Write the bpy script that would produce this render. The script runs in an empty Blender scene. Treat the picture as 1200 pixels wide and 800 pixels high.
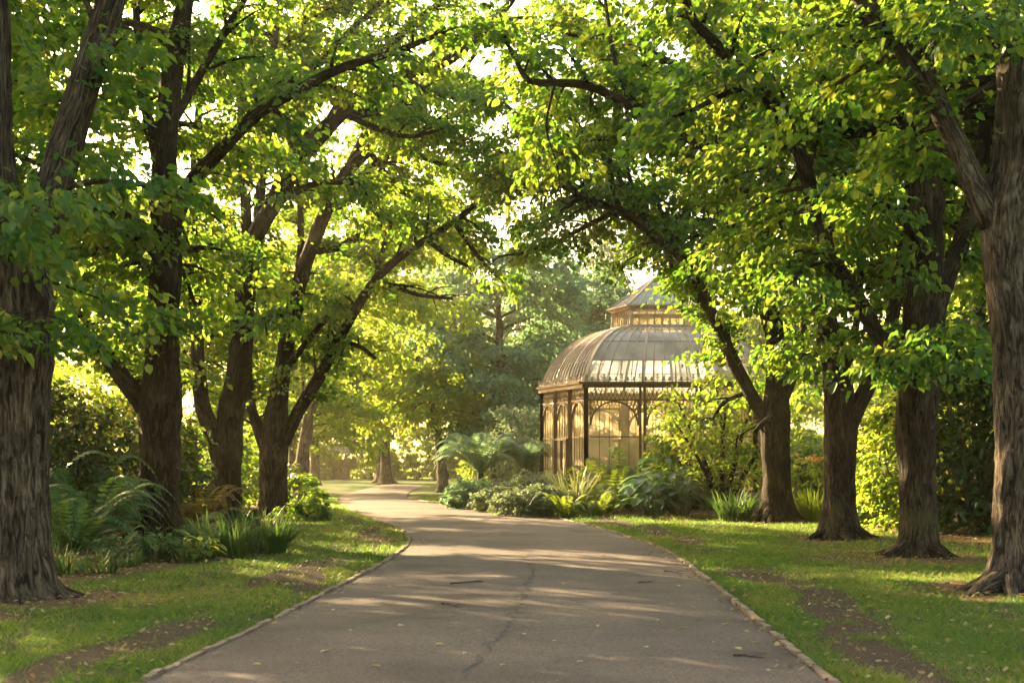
import bpy, math, numpy as np
from mathutils import Vector
R = math.radians
rng = np.random.default_rng(11)
F = 1667.0; EYE = 1.6; HAZE = .0004
scene = bpy.context.scene
COL = scene.collection

def W(px, py, d):
    """a point of the place: bearing and elevation read off the photo, distance d in metres"""
    return np.array([(px-600)*d/F, d, EYE+(540-py)*d/F])

# ------------------------------------------------------------------ noise
def hash2(ix, iy, seed):
    n = (ix.astype(np.int64)*374761393 + iy.astype(np.int64)*668265263 + seed*1442695041) & 0x7fffffff
    n = ((n ^ (n >> 13))*1274126177) & 0x7fffffff
    n = (n ^ (n >> 16)) & 0x7fffffff
    return (n % 100003)/100003.0
def vnoise(x, y, seed=0):
    x = np.asarray(x, float); y = np.asarray(y, float)
    ix = np.floor(x); iy = np.floor(y); fx = x-ix; fy = y-iy
    fx = fx*fx*(3-2*fx); fy = fy*fy*(3-2*fy)
    a = hash2(ix, iy, seed); b = hash2(ix+1, iy, seed); c = hash2(ix, iy+1, seed); d = hash2(ix+1, iy+1, seed)
    return a*(1-fx)*(1-fy)+b*fx*(1-fy)+c*(1-fx)*fy+d*fx*fy
def fbm(x, y, seed=0, o=4):
    s = 0; a = .5; t = 0
    for i in range(o):
        s = s+a*vnoise(x*2**i, y*2**i, seed+i*17); t += a; a *= .5
    return s/t
def sstep(a, b, x):
    t = np.clip((np.asarray(x, float)-a)/(b-a), 0, 1); return t*t*(3-2*t)

# ------------------------------------------------------------------ mesh building
class MB:
    def __init__(s): s.v=[]; s.q=[]; s.t=[]; s.r=[]; s.b=[]; s.n=0
    def add(s, V, Q=None, T=None, rnd=None, bk=None):
        V = np.asarray(V, float).reshape(-1,3)
        s.v.append(V)
        if Q is not None and len(Q): s.q.append(np.asarray(Q, np.int64).reshape(-1,4)+s.n)
        if T is not None and len(T): s.t.append(np.asarray(T, np.int64).reshape(-1,3)+s.n)
        s.r.append(np.zeros(len(V)) if rnd is None else np.broadcast_to(np.asarray(rnd, float), (len(V),)))
        s.b.append(V if bk is None else bk)
        s.n += len(V)
    def mesh(s, name, mat, smooth=True):
        V = np.concatenate(s.v)
        Q = np.concatenate(s.q) if s.q else np.zeros((0,4), np.int64)
        T = np.concatenate(s.t) if s.t else np.zeros((0,3), np.int64)
        me = bpy.data.meshes.new(name)
        me.vertices.add(len(V)); me.vertices.foreach_set('co', V.astype(np.float32).ravel())
        me.loops.add(4*len(Q)+3*len(T))
        me.loops.foreach_set('vertex_index', np.concatenate([Q.ravel(), T.ravel()]).astype(np.int32))
        me.polygons.add(len(Q)+len(T))
        ls = np.concatenate([np.arange(len(Q))*4, 4*len(Q)+np.arange(len(T))*3]).astype(np.int32)
        me.polygons.foreach_set('loop_start', ls)
        me.update(calc_edges=True)
        me.polygons.foreach_set('use_smooth', np.full(len(ls), smooth))
        a = me.attributes.new('rnd', 'FLOAT', 'POINT'); a.data.foreach_set('value', np.concatenate(s.r).astype(np.float32))
        a = me.attributes.new('bk', 'FLOAT_VECTOR', 'POINT'); a.data.foreach_set('vector', np.concatenate(s.b).astype(np.float32).ravel())
        if mat: me.materials.append(mat)
        return me
    def build(s, name, mat, parent=None, smooth=True, loc=None):
        o = bpy.data.objects.new(name, s.mesh(name, mat, smooth)); COL.objects.link(o)
        if parent is not None: o.parent = parent
        if loc is not None: o.location = loc
        return o

def tag(o, label=None, cat=None, group=None, kind=None):
    if label: o['label'] = label
    if cat: o['category'] = cat
    if group: o['group'] = group
    if kind: o['kind'] = kind
    return o
def empty(name, loc, label, cat, group=None):
    o = bpy.data.objects.new(name, None); COL.objects.link(o); o.location = loc; o.empty_display_size = .2
    return tag(o, label, cat, group)
def copy_thing(src, loc, rz=0, sc=1, label=None, group=None):
    c = src.copy(); COL.objects.link(c); c.location = loc; c.rotation_euler = (0,0,rz); c.scale = (sc,)*3 if np.isscalar(sc) else sc
    if label: c['label'] = label
    if group: c['group'] = group
    for ch in list(src.children):
        k = ch.copy(); COL.objects.link(k); k.parent = c
    return c

def catmull(P, step):
    P = np.asarray(P, float)
    if len(P) < 3:
        n = max(2, int(np.linalg.norm(P[-1]-P[0])/step)+1)
        t = np.linspace(0,1,n)[:,None]; return P[0]*(1-t)+P[-1]*t
    E = np.vstack([2*P[0]-P[1], P, 2*P[-1]-P[-2]]); out=[]
    for i in range(1, len(E)-2):
        p0,p1,p2,p3 = E[i-1:i+3]
        n = max(2, int(np.linalg.norm((p2-p1)[:3])/step))
        for t in np.linspace(0,1,n,endpoint=False):
            out.append(.5*((2*p1)+(-p0+p2)*t+(2*p0-5*p1+4*p2-p3)*t*t+(-p0+3*p1-3*p2+p3)*t**3))
    out.append(P[-1]); return np.array(out)

def tube(mb, P, rad, ns=8, wob=0, seed=0, flare=False, ridge=0):
    """P (n,3), rad (n): one smooth swept surface with closed ends"""
    P = np.asarray(P, float); rad = np.asarray(rad, float); n = len(P)
    T = np.gradient(P, axis=0); T /= np.linalg.norm(T, axis=1)[:,None]+1e-9
    s = np.concatenate([[0], np.cumsum(np.linalg.norm(np.diff(P,axis=0),axis=1))])
    ref = np.array([.37,.92,.13]); U=[]
    u = np.cross(T[0], ref if abs(T[0]@ref)<.9 else np.array([1,0,0])); u/=np.linalg.norm(u)
    for i in range(n):
        u = u-T[i]*(u@T[i]); u/=np.linalg.norm(u); U.append(u)
    U = np.array(U); B = np.cross(T,U)
    a = np.linspace(0, 2*np.pi, ns, endpoint=False)
    ca, sa = np.cos(a), np.sin(a)
    rr = np.repeat(rad[:,None], ns, 1)
    if wob:
        rr = rr*(1+wob*(fbm(ca[None]*1.3+50+0*s[:,None], sa[None]*1.3+s[:,None]*1.1+seed*7.1, seed)-.5)*2)
    if ridge:
        nr=max(10,int(2*np.pi*np.median(rad)/.085)); sh=s[:,None]
        def pn(f,ys,sd):
            x=a[None]/(2*np.pi)*nr*f+.9*(vnoise(sh*1.1,sh*0+sd,sd)-.5)+.35*np.sin(sh*3.1+a[None]*4); y=sh*ys+0*a[None]
            ix=np.floor(x); iy=np.floor(y); fx=x-ix; fy=y-iy; fx=fx*fx*(3-2*fx); fy=fy*fy*(3-2*fy); n_=nr*f
            h=lambda p_,q_: hash2(np.mod(p_,n_),q_,sd)
            return (h(ix,iy)*(1-fx)+h(ix+1,iy)*fx)*(1-fy)+(h(ix,iy+1)*(1-fx)+h(ix+1,iy+1)*fx)*fy
        q=1-np.abs(pn(1,2.6,seed+3)-.5)*2; q=.7*q**1.5+.3*pn(2,6.,seed+5)
        rr=rr+ridge*(q-.5)*np.clip(rr/np.median(rad),.4,1.3)
        kr=np.random.default_rng(seed+40)
        for kk in range(9):
            s0=kr.uniform(.6,min(s[-1],9)); a0=kr.uniform(0,6.28); da=np.angle(np.exp(1j*(a[None]-a0))); w_=kr.uniform(.10,.24)
            rr=rr+kr.uniform(.04,.12)*np.exp(-((sh-s0)/w_)**2-(da*np.median(rad)/w_)**2)*(1-.75*np.exp(-((sh-s0)/(w_*.4))**2-(da*np.median(rad)/(w_*.4))**2))
    if flare:
        ph = seed*1.7
        lob = .55+.45*np.cos(a*5+ph)*.7+.3*np.cos(a*3+ph*2)
        rr = rr*(1+ np.exp(-np.maximum(s[:,None]-.05,0)/.30)*(.25+.75*np.clip(lob,0,2)[None]))
    V = P[:,None]+U[:,None]*(ca[None]*rr)[:,:,None]+B[:,None]*(sa[None]*rr)[:,:,None]
    bk = np.stack([np.broadcast_to(ca,(n,ns))*np.maximum(rad.max(),.03), np.broadcast_to(sa,(n,ns))*np.maximum(rad.max(),.03), np.broadcast_to(s[:,None],(n,ns))+seed*3.7], -1)
    V = V.reshape(-1,3); bk = bk.reshape(-1,3)
    i = np.arange(n-1)[:,None]*ns; j = np.arange(ns)[None]; k = (j+1)%ns
    Q = np.stack([i+j, i+k, i+ns+k, i+ns+j], -1).reshape(-1,4)
    V = np.vstack([V, P[0], P[-1]]); bk = np.vstack([bk, bk[0], bk[-3]])
    jj = np.arange(ns); kk=(jj+1)%ns
    Tt = np.vstack([np.stack([kk, jj, np.full(ns, n*ns)],-1), np.stack([(n-1)*ns+jj, (n-1)*ns+kk, np.full(ns, n*ns+1)],-1)])
    mb.add(V, Q, Tt, rnd=(seed*.37)%1, bk=bk)

def box(mb, c, s, rz=0):
    x,y,z = np.asarray(s)/2
    V = np.array([[-x,-y,-z],[x,-y,-z],[x,y,-z],[-x,y,-z],[-x,-y,z],[x,-y,z],[x,y,z],[-x,y,z]])
    c_, s_ = math.cos(rz), math.sin(rz)
    V = V@np.array([[c_,s_,0],[-s_,c_,0],[0,0,1]])+np.asarray(c)
    mb.add(V, [[0,3,2,1],[4,5,6,7],[0,1,5,4],[1,2,6,5],[2,3,7,6],[3,0,4,7]])
def bar(mb, a, b, w, h=None):
    """rectangular bar from a to b"""
    a = np.asarray(a,float); b = np.asarray(b,float); h = h or w
    t = b-a; t/=np.linalg.norm(t)
    u = np.cross(t, [0,0,1]) if abs(t[2])<.95 else np.cross(t,[0,1,0]); u/=np.linalg.norm(u); v=np.cross(u,t)
    V=[]
    for p in (a,b):
        for su,sv in ((-1,-1),(1,-1),(1,1),(-1,1)): V.append(p+u*su*w/2+v*sv*h/2)
    mb.add(V, [[0,1,2,3],[7,6,5,4],[0,4,5,1],[1,5,6,2],[2,6,7,3],[3,7,4,0]])

def nrm(a): return a/(np.linalg.norm(a,axis=-1,keepdims=True)+1e-9)
def leaves(mb, P, A, N, L, Wd, rnd, fold=.16, droop=.12):
    A = nrm(A); S = nrm(np.cross(A,N)); N = np.cross(S,A)
    L = np.broadcast_to(L,(len(P),))[:,None]; Wd = np.broadcast_to(Wd,(len(P),))[:,None]
    up = N*Wd*fold
    V = np.stack([P, P+A*L*.3+S*Wd*.5+up, P+A*L*.68+S*Wd*.42+up*.8-N*L*droop*.4, P+A*L-N*L*droop,
                  P+A*L*.68-S*Wd*.42+up*.8-N*L*droop*.4, P+A*L*.3-S*Wd*.5+up], 1)
    n = len(P); b = np.arange(n)[:,None]*6
    Q = np.concatenate([b+[0,1,2,3], b+[0,3,4,5]], 1).reshape(-1,4)
    mb.add(V.reshape(-1,3), Q, rnd=np.repeat(rnd,6))
def quads(mb, P, A, S, L, Wd, rnd):
    """flat leaf: small kite"""
    A=nrm(A); S=nrm(S); L=np.broadcast_to(L,(len(P),))[:,None]; Wd=np.broadcast_to(Wd,(len(P),))[:,None]
    V=np.stack([P, P+A*L*.45+S*Wd*.5, P+A*L, P+A*L*.45-S*Wd*.5],1)
    mb.add(V.reshape(-1,3), np.arange(len(P)*4).reshape(-1,4), rnd=np.repeat(rnd,4))

def spray_leaves(mb, C, D, size, nper, L, Wd, rg):
    """layered, slightly drooping leaf sprays at C heading D"""
    n = len(C)
    if n == 0: return
    idx = np.repeat(np.arange(n), nper); m = len(idx)
    D = nrm(D); Sd = nrm(np.cross(D, [0,0,1.])+1e-6); Up = np.cross(Sd, D)
    u = rg.uniform(-.35,1.0,m); v = rg.normal(0,.42,m)*(1.05-.5*np.abs(u)); w = rg.normal(0,.16,m)
    sz = np.broadcast_to(size,(n,))[idx]
    Dx, Sx, Ux = D[idx], Sd[idx], Up[idx]
    P = C[idx]+(Dx*u[:,None]+Sx*v[:,None]+Ux*w[:,None])*sz[:,None]
    P[:,2] -= sz*(u**2*.28+v**2*.3)
    A = Dx*(.6+rg.normal(0,.35,m))[:,None]+Sx*(v*1.3+rg.normal(0,.45,m))[:,None]
    A[:,2] -= rg.uniform(.05,.75,m)
    N = rg.normal(0,.42,(m,3)); N[:,2]+=1
    l = L*np.clip(rg.lognormal(-.12,.3,m),.4,1.5)
    base = rg.uniform(0,1,n)[idx]
    leaves(mb, P, A, N, l, l*Wd/L, np.clip(base*.5+rg.uniform(0,1,m)*.5,0,1), rg.uniform(-.08,.42,(m,1)), rg.uniform(-.1,.55,(m,1)))

# ------------------------------------------------------------------ materials
def newmat(name):
    m = bpy.data.materials.new(name); m.use_nodes = True
    nt = m.node_tree; nt.nodes.clear()
    return m, nt, nt.nodes, nt.links
def nd(ns, t, **kw):
    n = ns.new(t)
    for k,v in kw.items():
        if k in n.inputs.keys(): n.inputs[k].default_value = v
        else: setattr(n,k,v)
    return n
def ramp(ns, stops):
    r = ns.new('ShaderNodeValToRGB'); e = r.color_ramp.elements
    while len(e)<len(stops): e.new(.5)
    for el,(p,c) in zip(e,stops): el.position=p; el.color=(*c,1)
    return r
def leafmat(name, cols, trans, tmix=.5, rough=.45, spec=.35):
    m,nt,ns,lk = newmat(name)
    at = nd(ns,'ShaderNodeAttribute',attribute_name='rnd')
    r1 = ramp(ns,[(i/(len(cols)-1),c) for i,c in enumerate(cols)]); lk.new(at.outputs['Fac'], r1.inputs['Fac'])
    r2 = ramp(ns,[(i/(len(trans)-1),c) for i,c in enumerate(trans)]); lk.new(at.outputs['Fac'], r2.inputs['Fac'])
    p = nd(ns,'ShaderNodeBsdfPrincipled',Roughness=rough); p.inputs['Specular IOR Level'].default_value=spec
    lk.new(r1.outputs[0], p.inputs['Base Color'])
    t = ns.new('ShaderNodeBsdfTranslucent'); lk.new(r2.outputs[0], t.inputs['Color'])
    mx = nd(ns,'ShaderNodeMixShader',Fac=tmix); lk.new(p.outputs[0],mx.inputs[1]); lk.new(t.outputs[0],mx.inputs[2])
    o = ns.new('ShaderNodeOutputMaterial'); lk.new(mx.outputs[0],o.inputs['Surface'])
    return m
def barkmat(name, dark, mid, light, sc=1.0, moss=.0):
    m,nt,ns,lk = newmat(name)
    at = nd(ns,'ShaderNodeAttribute',attribute_name='bk')
    mp = nd(ns,'ShaderNodeMapping'); mp.inputs['Scale'].default_value=(19*sc,19*sc,3.4*sc); lk.new(at.outputs['Vector'],mp.inputs['Vector'])
    n1 = nd(ns,'ShaderNodeTexNoise',Scale=1.0,Detail=7.0,Roughness=.68,Distortion=1.3); lk.new(mp.outputs[0],n1.inputs['Vector'])
    n2 = nd(ns,'ShaderNodeTexNoise',Scale=2.2,Detail=4.0); lk.new(at.outputs['Vector'],n2.inputs['Vector'])
    mp3 = nd(ns,'ShaderNodeMapping'); mp3.inputs['Scale'].default_value=(40*sc,40*sc,14*sc); lk.new(at.outputs['Vector'],mp3.inputs['Vector'])
    n3 = nd(ns,'ShaderNodeTexNoise',Scale=1.0,Detail=3.0); lk.new(mp3.outputs[0],n3.inputs['Vector'])
    r = ramp(ns,[(.41,dark),(.50,mid),(.62,light)]); lk.new(n1.outputs['Fac'],r.inputs['Fac'])
    r2 = ramp(ns,[(.42,(.62,.6,.55)),(.62,(1.15,1.1,1.05))]); lk.new(n2.outputs['Fac'],r2.inputs['Fac'])
    mu = nd(ns,'ShaderNodeMixRGB',blend_type='MULTIPLY',Fac=1.0); lk.new(r.outputs[0],mu.inputs[1]); lk.new(r2.outputs[0],mu.inputs[2])
    rm = ramp(ns,[(.55,(0,0,0)),(.75,(moss,)*3)]); lk.new(n2.outputs['Fac'],rm.inputs['Fac'])
    mg = nd(ns,'ShaderNodeMixRGB'); lk.new(rm.outputs[0],mg.inputs['Fac']); lk.new(mu.outputs[0],mg.inputs[1]); mg.inputs[2].default_value=(.09,.10,.035,1)
    b = nd(ns,'ShaderNodeBump',Strength=1.0,Distance=.09); 
    ad = nd(ns,'ShaderNodeMath',operation='MULTIPLY_ADD'); ad.inputs[1].default_value=.25; lk.new(n3.outputs['Fac'],ad.inputs[0]); lk.new(n1.outputs['Fac'],ad.inputs[2])
    lk.new(ad.outputs[0],b.inputs['Height'])
    p = nd(ns,'ShaderNodeBsdfPrincipled',Roughness=.9); p.inputs['Specular IOR Level'].default_value=.15
    lk.new(mg.outputs[0],p.inputs['Base Color']); lk.new(b.outputs[0],p.inputs['Normal'])
    o = ns.new('ShaderNodeOutputMaterial'); lk.new(p.outputs[0],o.inputs['Surface'])
    return m
def plainmat(name, c1, c2, rough=.7, sc=6, metal=0, bump=.0):
    m,nt,ns,lk = newmat(name)
    tc = ns.new('ShaderNodeTexCoord')
    n = nd(ns,'ShaderNodeTexNoise',Scale=float(sc),Detail=5.0); lk.new(tc.outputs['Object'],n.inputs['Vector'])
    r = ramp(ns,[(.35,c1),(.65,c2)]); lk.new(n.outputs['Fac'],r.inputs['Fac'])
    p = nd(ns,'ShaderNodeBsdfPrincipled',Roughness=rough,Metallic=metal); lk.new(r.outputs[0],p.inputs['Base Color'])
    if bump:
        b = nd(ns,'ShaderNodeBump',Strength=.6,Distance=bump); lk.new(n.outputs['Fac'],b.inputs['Height']); lk.new(b.outputs[0],p.inputs['Normal'])
    o = ns.new('ShaderNodeOutputMaterial'); lk.new(p.outputs[0],o.inputs['Surface'])
    return m

M = {}
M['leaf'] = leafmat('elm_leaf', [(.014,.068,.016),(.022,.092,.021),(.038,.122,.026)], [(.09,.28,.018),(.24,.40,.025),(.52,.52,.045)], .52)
M['leaf_gold_sunlit'] = leafmat('sunny_leaf', [(.035,.10,.018),(.05,.12,.022),(.08,.13,.025)], [(.24,.42,.03),(.38,.50,.04),(.54,.52,.06)], .55)  # yellow of sun through the leaves is put into this colour
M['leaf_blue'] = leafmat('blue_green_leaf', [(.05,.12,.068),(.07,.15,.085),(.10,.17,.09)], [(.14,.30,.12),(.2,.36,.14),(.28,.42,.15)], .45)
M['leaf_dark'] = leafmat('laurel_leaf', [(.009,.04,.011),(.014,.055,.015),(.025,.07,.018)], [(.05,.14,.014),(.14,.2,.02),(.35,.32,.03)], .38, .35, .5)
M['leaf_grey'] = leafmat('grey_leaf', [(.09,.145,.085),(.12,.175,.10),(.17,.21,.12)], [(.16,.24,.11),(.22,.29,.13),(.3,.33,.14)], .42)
M['fern'] = leafmat('fern_frond', [(.035,.09,.03),(.055,.125,.04),(.085,.15,.05)], [(.10,.22,.035),(.15,.27,.04),(.25,.33,.05)], .45)
M['fern_lit'] = leafmat('sunlit_fern', [(.05,.10,.015),(.07,.125,.018),(.10,.14,.02)], [(.2,.33,.02),(.3,.4,.03),(.42,.44,.04)], .5)  # sunlit version of the fern, its light mixed into the colour
M['fern_tree'] = leafmat('tree_fern_frond', [(.10,.18,.105),(.13,.21,.12),(.16,.23,.13)], [(.16,.28,.12),(.2,.33,.14),(.28,.36,.15)], .42)
M['rust'] = leafmat('rusty_frond', [(.10,.06,.02),(.13,.085,.025),(.12,.11,.03)], [(.34,.2,.04),(.42,.28,.05),(.42,.36,.06)], .5)
M['strap'] = leafmat('strap_leaf', [(.02,.055,.015),(.03,.075,.02),(.045,.10,.028)], [(.07,.16,.03),(.11,.2,.035),(.18,.26,.05)], .4)
M['flax'] = leafmat('flax_leaf', [(.06,.10,.035),(.10,.12,.045),(.15,.14,.06)], [(.12,.18,.05),(.2,.24,.07),(.3,.28,.1)], .4)
M['grass'] = leafmat('lawn_grass', [(.06,.108,.016),(.10,.138,.023),(.21,.18,.06)], [(.11,.26,.025),(.2,.33,.035),(.38,.35,.09)], .45, .5, .25)
M['litter'] = leafmat('dry_leaf', [(.11,.065,.03),(.24,.17,.08),(.36,.28,.14)], [(.2,.12,.04),(.38,.28,.1),(.5,.4,.18)], .3)
M['yleaf'] = leafmat('yellow_leaf', [(.38,.28,.12),(.5,.42,.2),(.58,.52,.32)], [(.45,.33,.1),(.5,.4,.15),(.55,.45,.2)], .3)
M['flower'] = leafmat('orange_flower', [(.6,.22,.03),(.65,.3,.04),(.6,.4,.05)], [(.6,.25,.03),(.65,.3,.04),(.6,.4,.05)], .4)
M['bark'] = barkmat('elm_bark', (.009,.006,.004),(.040,.028,.018),(.10,.073,.048), 1.0, .5)
M['bark_grey'] = barkmat('grey_bark', (.022,.016,.012),(.095,.072,.053),(.21,.17,.13), 1.0, .25)
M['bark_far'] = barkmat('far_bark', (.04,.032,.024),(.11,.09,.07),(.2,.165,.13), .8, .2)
M['iron'] = plainmat('bronze_painted_iron', (.10,.052,.025),(.17,.09,.042), .5, 3)
M['iron_pale'] = plainmat('weathered_glazing_bar', (.36,.27,.19),(.48,.38,.28), .55, 3)
M['stone'] = plainmat('weathered_stone', (.22,.2,.17),(.36,.33,.28), .9, 5, 0, .01)
M['whitestone'] = plainmat('pale_painted_stone', (.5,.48,.44),(.68,.65,.6), .8, 5)
M['brick'] = plainmat('sandstone_plinth', (.26,.19,.13),(.36,.27,.19), .9, 5, 0, .01)
M['wood'] = plainmat('weathered_wood', (.16,.11,.075),(.27,.2,.14), .85, 4)
M['twig'] = plainmat('dead_twig', (.05,.035,.025),(.09,.065,.045), .9, 12)
M['kerb'] = plainmat('brick_edging', (.13,.09,.06),(.27,.19,.125), .9, 2.4, 0, .01)
M['cracktar'] = plainmat('crack_filler', (.045,.04,.036),(.09,.078,.068), .95, 12)

# glass: thin pane that lets the light through, with dust coloured to hold glow
def glassmat(name, veil, tint, glowcol):
    m,nt,ns,lk = newmat(name)
    tr = nd(ns,'ShaderNodeBsdfTransparent'); tr.inputs['Color'].default_value=(*tint,1)
    tl = nd(ns,'ShaderNodeBsdfTranslucent'); tl.inputs['Color'].default_value=(*glowcol,1)
    df = nd(ns,'ShaderNodeBsdfDiffuse'); df.inputs['Color'].default_value=(*glowcol,1)
    gl = nd(ns,'ShaderNodeBsdfGlossy',Roughness=.06); gl.inputs['Color'].default_value=(1,1,1,1)
    dm = nd(ns,'ShaderNodeMixShader',Fac=.7); lk.new(df.outputs[0],dm.inputs[1]); lk.new(tl.outputs[0],dm.inputs[2])
    tc = ns.new('ShaderNodeTexCoord'); n = nd(ns,'ShaderNodeTexNoise',Scale=1.3,Detail=6.0); lk.new(tc.outputs['Object'],n.inputs['Vector'])
    r = ramp(ns,[(.3,(veil*.6,)*3),(.7,(min(1,veil*1.4),)*3)]); lk.new(n.outputs['Fac'],r.inputs['Fac'])
    m1 = ns.new('ShaderNodeMixShader'); lk.new(r.outputs[0],m1.inputs['Fac']); lk.new(tr.outputs[0],m1.inputs[1]); lk.new(dm.outputs[0],m1.inputs[2])
    fr = nd(ns,'ShaderNodeFresnel',IOR=1.5)
    m2 = ns.new('ShaderNodeMixShader'); lk.new(fr.outputs[0],m2.inputs['Fac']); lk.new(m1.outputs[0],m2.inputs[1]); lk.new(gl.outputs[0],m2.inputs[2])
    o = ns.new('ShaderNodeOutputMaterial'); lk.new(m2.outputs[0],o.inputs['Surface'])
    return m
M['glass'] = glassmat('wall_glass', .52, (.98,.93,.82), (.95,.78,.48))  # amber sunset glow is put into the pane's colour
M['roofglass'] = glassmat('sky_pale_roof_glass', .82, (.97,.97,.96), (.95,.93,.90))  # pale sky reflection is painted into the roof panes

# ------------------------------------------------------------------ camera, light, sky
SUN_EL, SUN_AZ = 18.5, -41.0
cd = bpy.data.cameras.new('camera'); cam = bpy.data.objects.new('camera', cd); COL.objects.link(cam)
cam.location = (0,0,EYE); cam.rotation_euler = (R(90),0,0)
cd.sensor_width = 36; cd.lens = F*36/1200; cd.shift_y = 140/1200; cd.clip_end = 5000; cd.clip_start=.1
cd.dof.use_dof = True; cd.dof.focus_distance = 27; cd.dof.aperture_fstop = 2.8
scene.camera = cam
az, el = R(SUN_AZ), R(SUN_EL)
sdir = Vector((math.sin(az)*math.cos(el), math.cos(az)*math.cos(el), math.sin(el)))
sl = bpy.data.lights.new('sun','SUN'); sl.energy = 5.0; sl.angle = R(.53); sl.color = (1,.74,.40)
so = bpy.data.objects.new('sun', sl); COL.objects.link(so); so.location=(-30,30,40)
so.rotation_euler = (-sdir).to_track_quat('-Z','Y').to_euler()
wd = bpy.data.worlds.new('World'); scene.world = wd; wd.use_nodes = True
wn, wl = wd.node_tree.nodes, wd.node_tree.links; wn.clear()
sky = wn.new('ShaderNodeTexSky'); sky.sky_type='NISHITA'; sky.sun_disc=False; sky.sun_elevation=el; sky.sun_rotation=az
sky.air_density=1.2; sky.dust_density=4.0; sky.ozone_density=.6
bg = wn.new('ShaderNodeBackground'); bg.inputs['Strength'].default_value=.10
wo = wn.new('ShaderNodeOutputWorld'); wt = nd(wn,'ShaderNodeMixRGB',blend_type='MULTIPLY',Fac=1.0); wt.inputs[2].default_value=(1.0,.90,.73,1)   # warm evening air
wl.new(sky.outputs[0],wt.inputs[1]); wl.new(wt.outputs[0],bg.inputs['Color']); wl.new(bg.outputs[0],wo.inputs['Surface'])
scene.view_settings.view_transform='Standard'; scene.view_settings.look='None'; scene.view_settings.gamma=1
scene.view_settings.exposure = 2.98
c = scene.cycles
c.use_denoising = True
try: c.denoiser='OPENIMAGEDENOISE'
except Exception: pass
c.max_bounces=9; c.diffuse_bounces=5; c.transmission_bounces=6; c.transparent_max_bounces=10; c.glossy_bounces=3; c.volume_bounces=1
c.use_adaptive_sampling=True; c.adaptive_threshold=.015; c.sample_clamp_indirect=6
c.caustics_reflective=False; c.caustics_refractive=False

# ------------------------------------------------------------------ path outline
PL = np.array([(-12,-2.7),(5,-2.7),(10.3,-2.62),(13.9,-2.38),(18.4,-2.15),(22,-1.98),(26.7,-1.95),(30,-2.15),(34,-2.7),(38,-3.5),(45,-4.9),(53,-6.3),(60,-7.3),(70,-8.0),(82,-8.4),(96,-8.7)])
PR = np.array([(-12,2.2),(5,2.2),(10.3,2.28),(13.2,2.38),(16.7,2.5),(22.2,2.66),(26,2.68),(29.6,2.42),(34.6,1.95),(39.8,1.1),(46.8,-.95),(53,-2.6),(58,-3.9),(66,-4.9),(80,-5.5),(96,-5.8)])
yy = np.arange(-12,96.01,.25)
def smooth1(P):
    q = catmull(np.c_[P[:,1],P[:,0],0*P[:,0]], .25); o=np.argsort(q[:,1]); return np.interp(yy, q[o,1], q[o,0])
LX = smooth1(PL); RX = smooth1(PR)
def lx(y): return np.interp(y, yy, LX)
def rx(y): return np.interp(y, yy, RX)
TREES_XY = [(-5.6,16.2),(-7.4,29.6),(-7.4,37),(-6.95,41),(6.0,17.2),(6.6,23.2),(6.7,29),(6.8,36.5)]

def masks(x, y):
    """returns grass cover and litter cover (0..1)"""
    x=np.asarray(x,float); y=np.asarray(y,float)
    dl = lx(y)-x; dr = x-rx(y)          # distance outside the path
    n1 = fbm(x*.9, y*.45, 5); n2 = fbm(x*2.3, y*1.6, 31)
    g = sstep(.34,.50, n1*.75+n2*.25)*.5+.5
    g = np.minimum(g, .45+sstep(.36,.56,n2)*.6)
    worn = np.maximum(sstep(.55,.1,np.abs(dl-(.75+.5*(n1-.5)*2)))*(dl>0), sstep(.6,.12,np.abs(dr-(.95+.5*(n1-.5)*2)))*(dr>0))
    n5 = fbm(x*6.5,y*5,55,3)
    worn = worn*sstep(.30,.44,fbm(x*.5+9,y*.2+3,77)+(n5-.5)*.25)*sstep(44,36,y)
    g = g*(1-.88*sstep(.38,.72,worn*(.25+.45*n2+.75*n5)))
    li = np.zeros_like(g)
    for tx,ty in TREES_XY:
        r = np.hypot((x-tx)/1.5, (y-ty)/1.9)+ (n2-.5)*.9
        k = sstep(1.15,.45,r); g = g*(1-k*.92); li = np.maximum(li,k*.85)
    # planted bed on the left, behind a line running from the first tree to the third
    bl = np.interp(y,[10,15.5,16.5,19.5,21.5,24,27,31,38,60,70],[-30,-30,-6.2,-5.2,-4.5,-4.1,-4.6,-5.4,-6.0,-9,-30])
    bed = sstep(-.25,.25, bl-x+(n2-.5)*.9)
    # bed round the glasshouse, and the leafy ground behind the right row
    b2 = sstep(-.2,.25, x-np.interp(y,[34,37,39.5,41,47,54,58,66],[30,9,6.3,1.1,-.9,-2.5,-3.4,20])+(n2-.5)*.4)*sstep(38.5,40.2,y+(n2-.5))*sstep(62,56,y)
    b3 = sstep(7.6,9.0, x+(n2-.5)*1.5)*sstep(20.5,23,y)*sstep(70,50,y)
    g = g*(1-bed)*(1-b2)*(1-b3*.95)
    li = np.maximum(li, np.maximum(bed*.7, b3)); li = np.maximum(li, b2*.2)
    g = np.clip(g+(n5-.5)*.5*sstep(0,.3,g),0,1)
    return g, np.clip(li,0,1)
def gz(x,y):
    dl = lx(y)-x; dr = x-rx(y); out = np.maximum(dl,dr)
    k = sstep(.0,.8,out)
    return k*((fbm(np.asarray(x)*.5,np.asarray(y)*.35,3)-.5)*.16+.03) - .02*(1-k)

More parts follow.
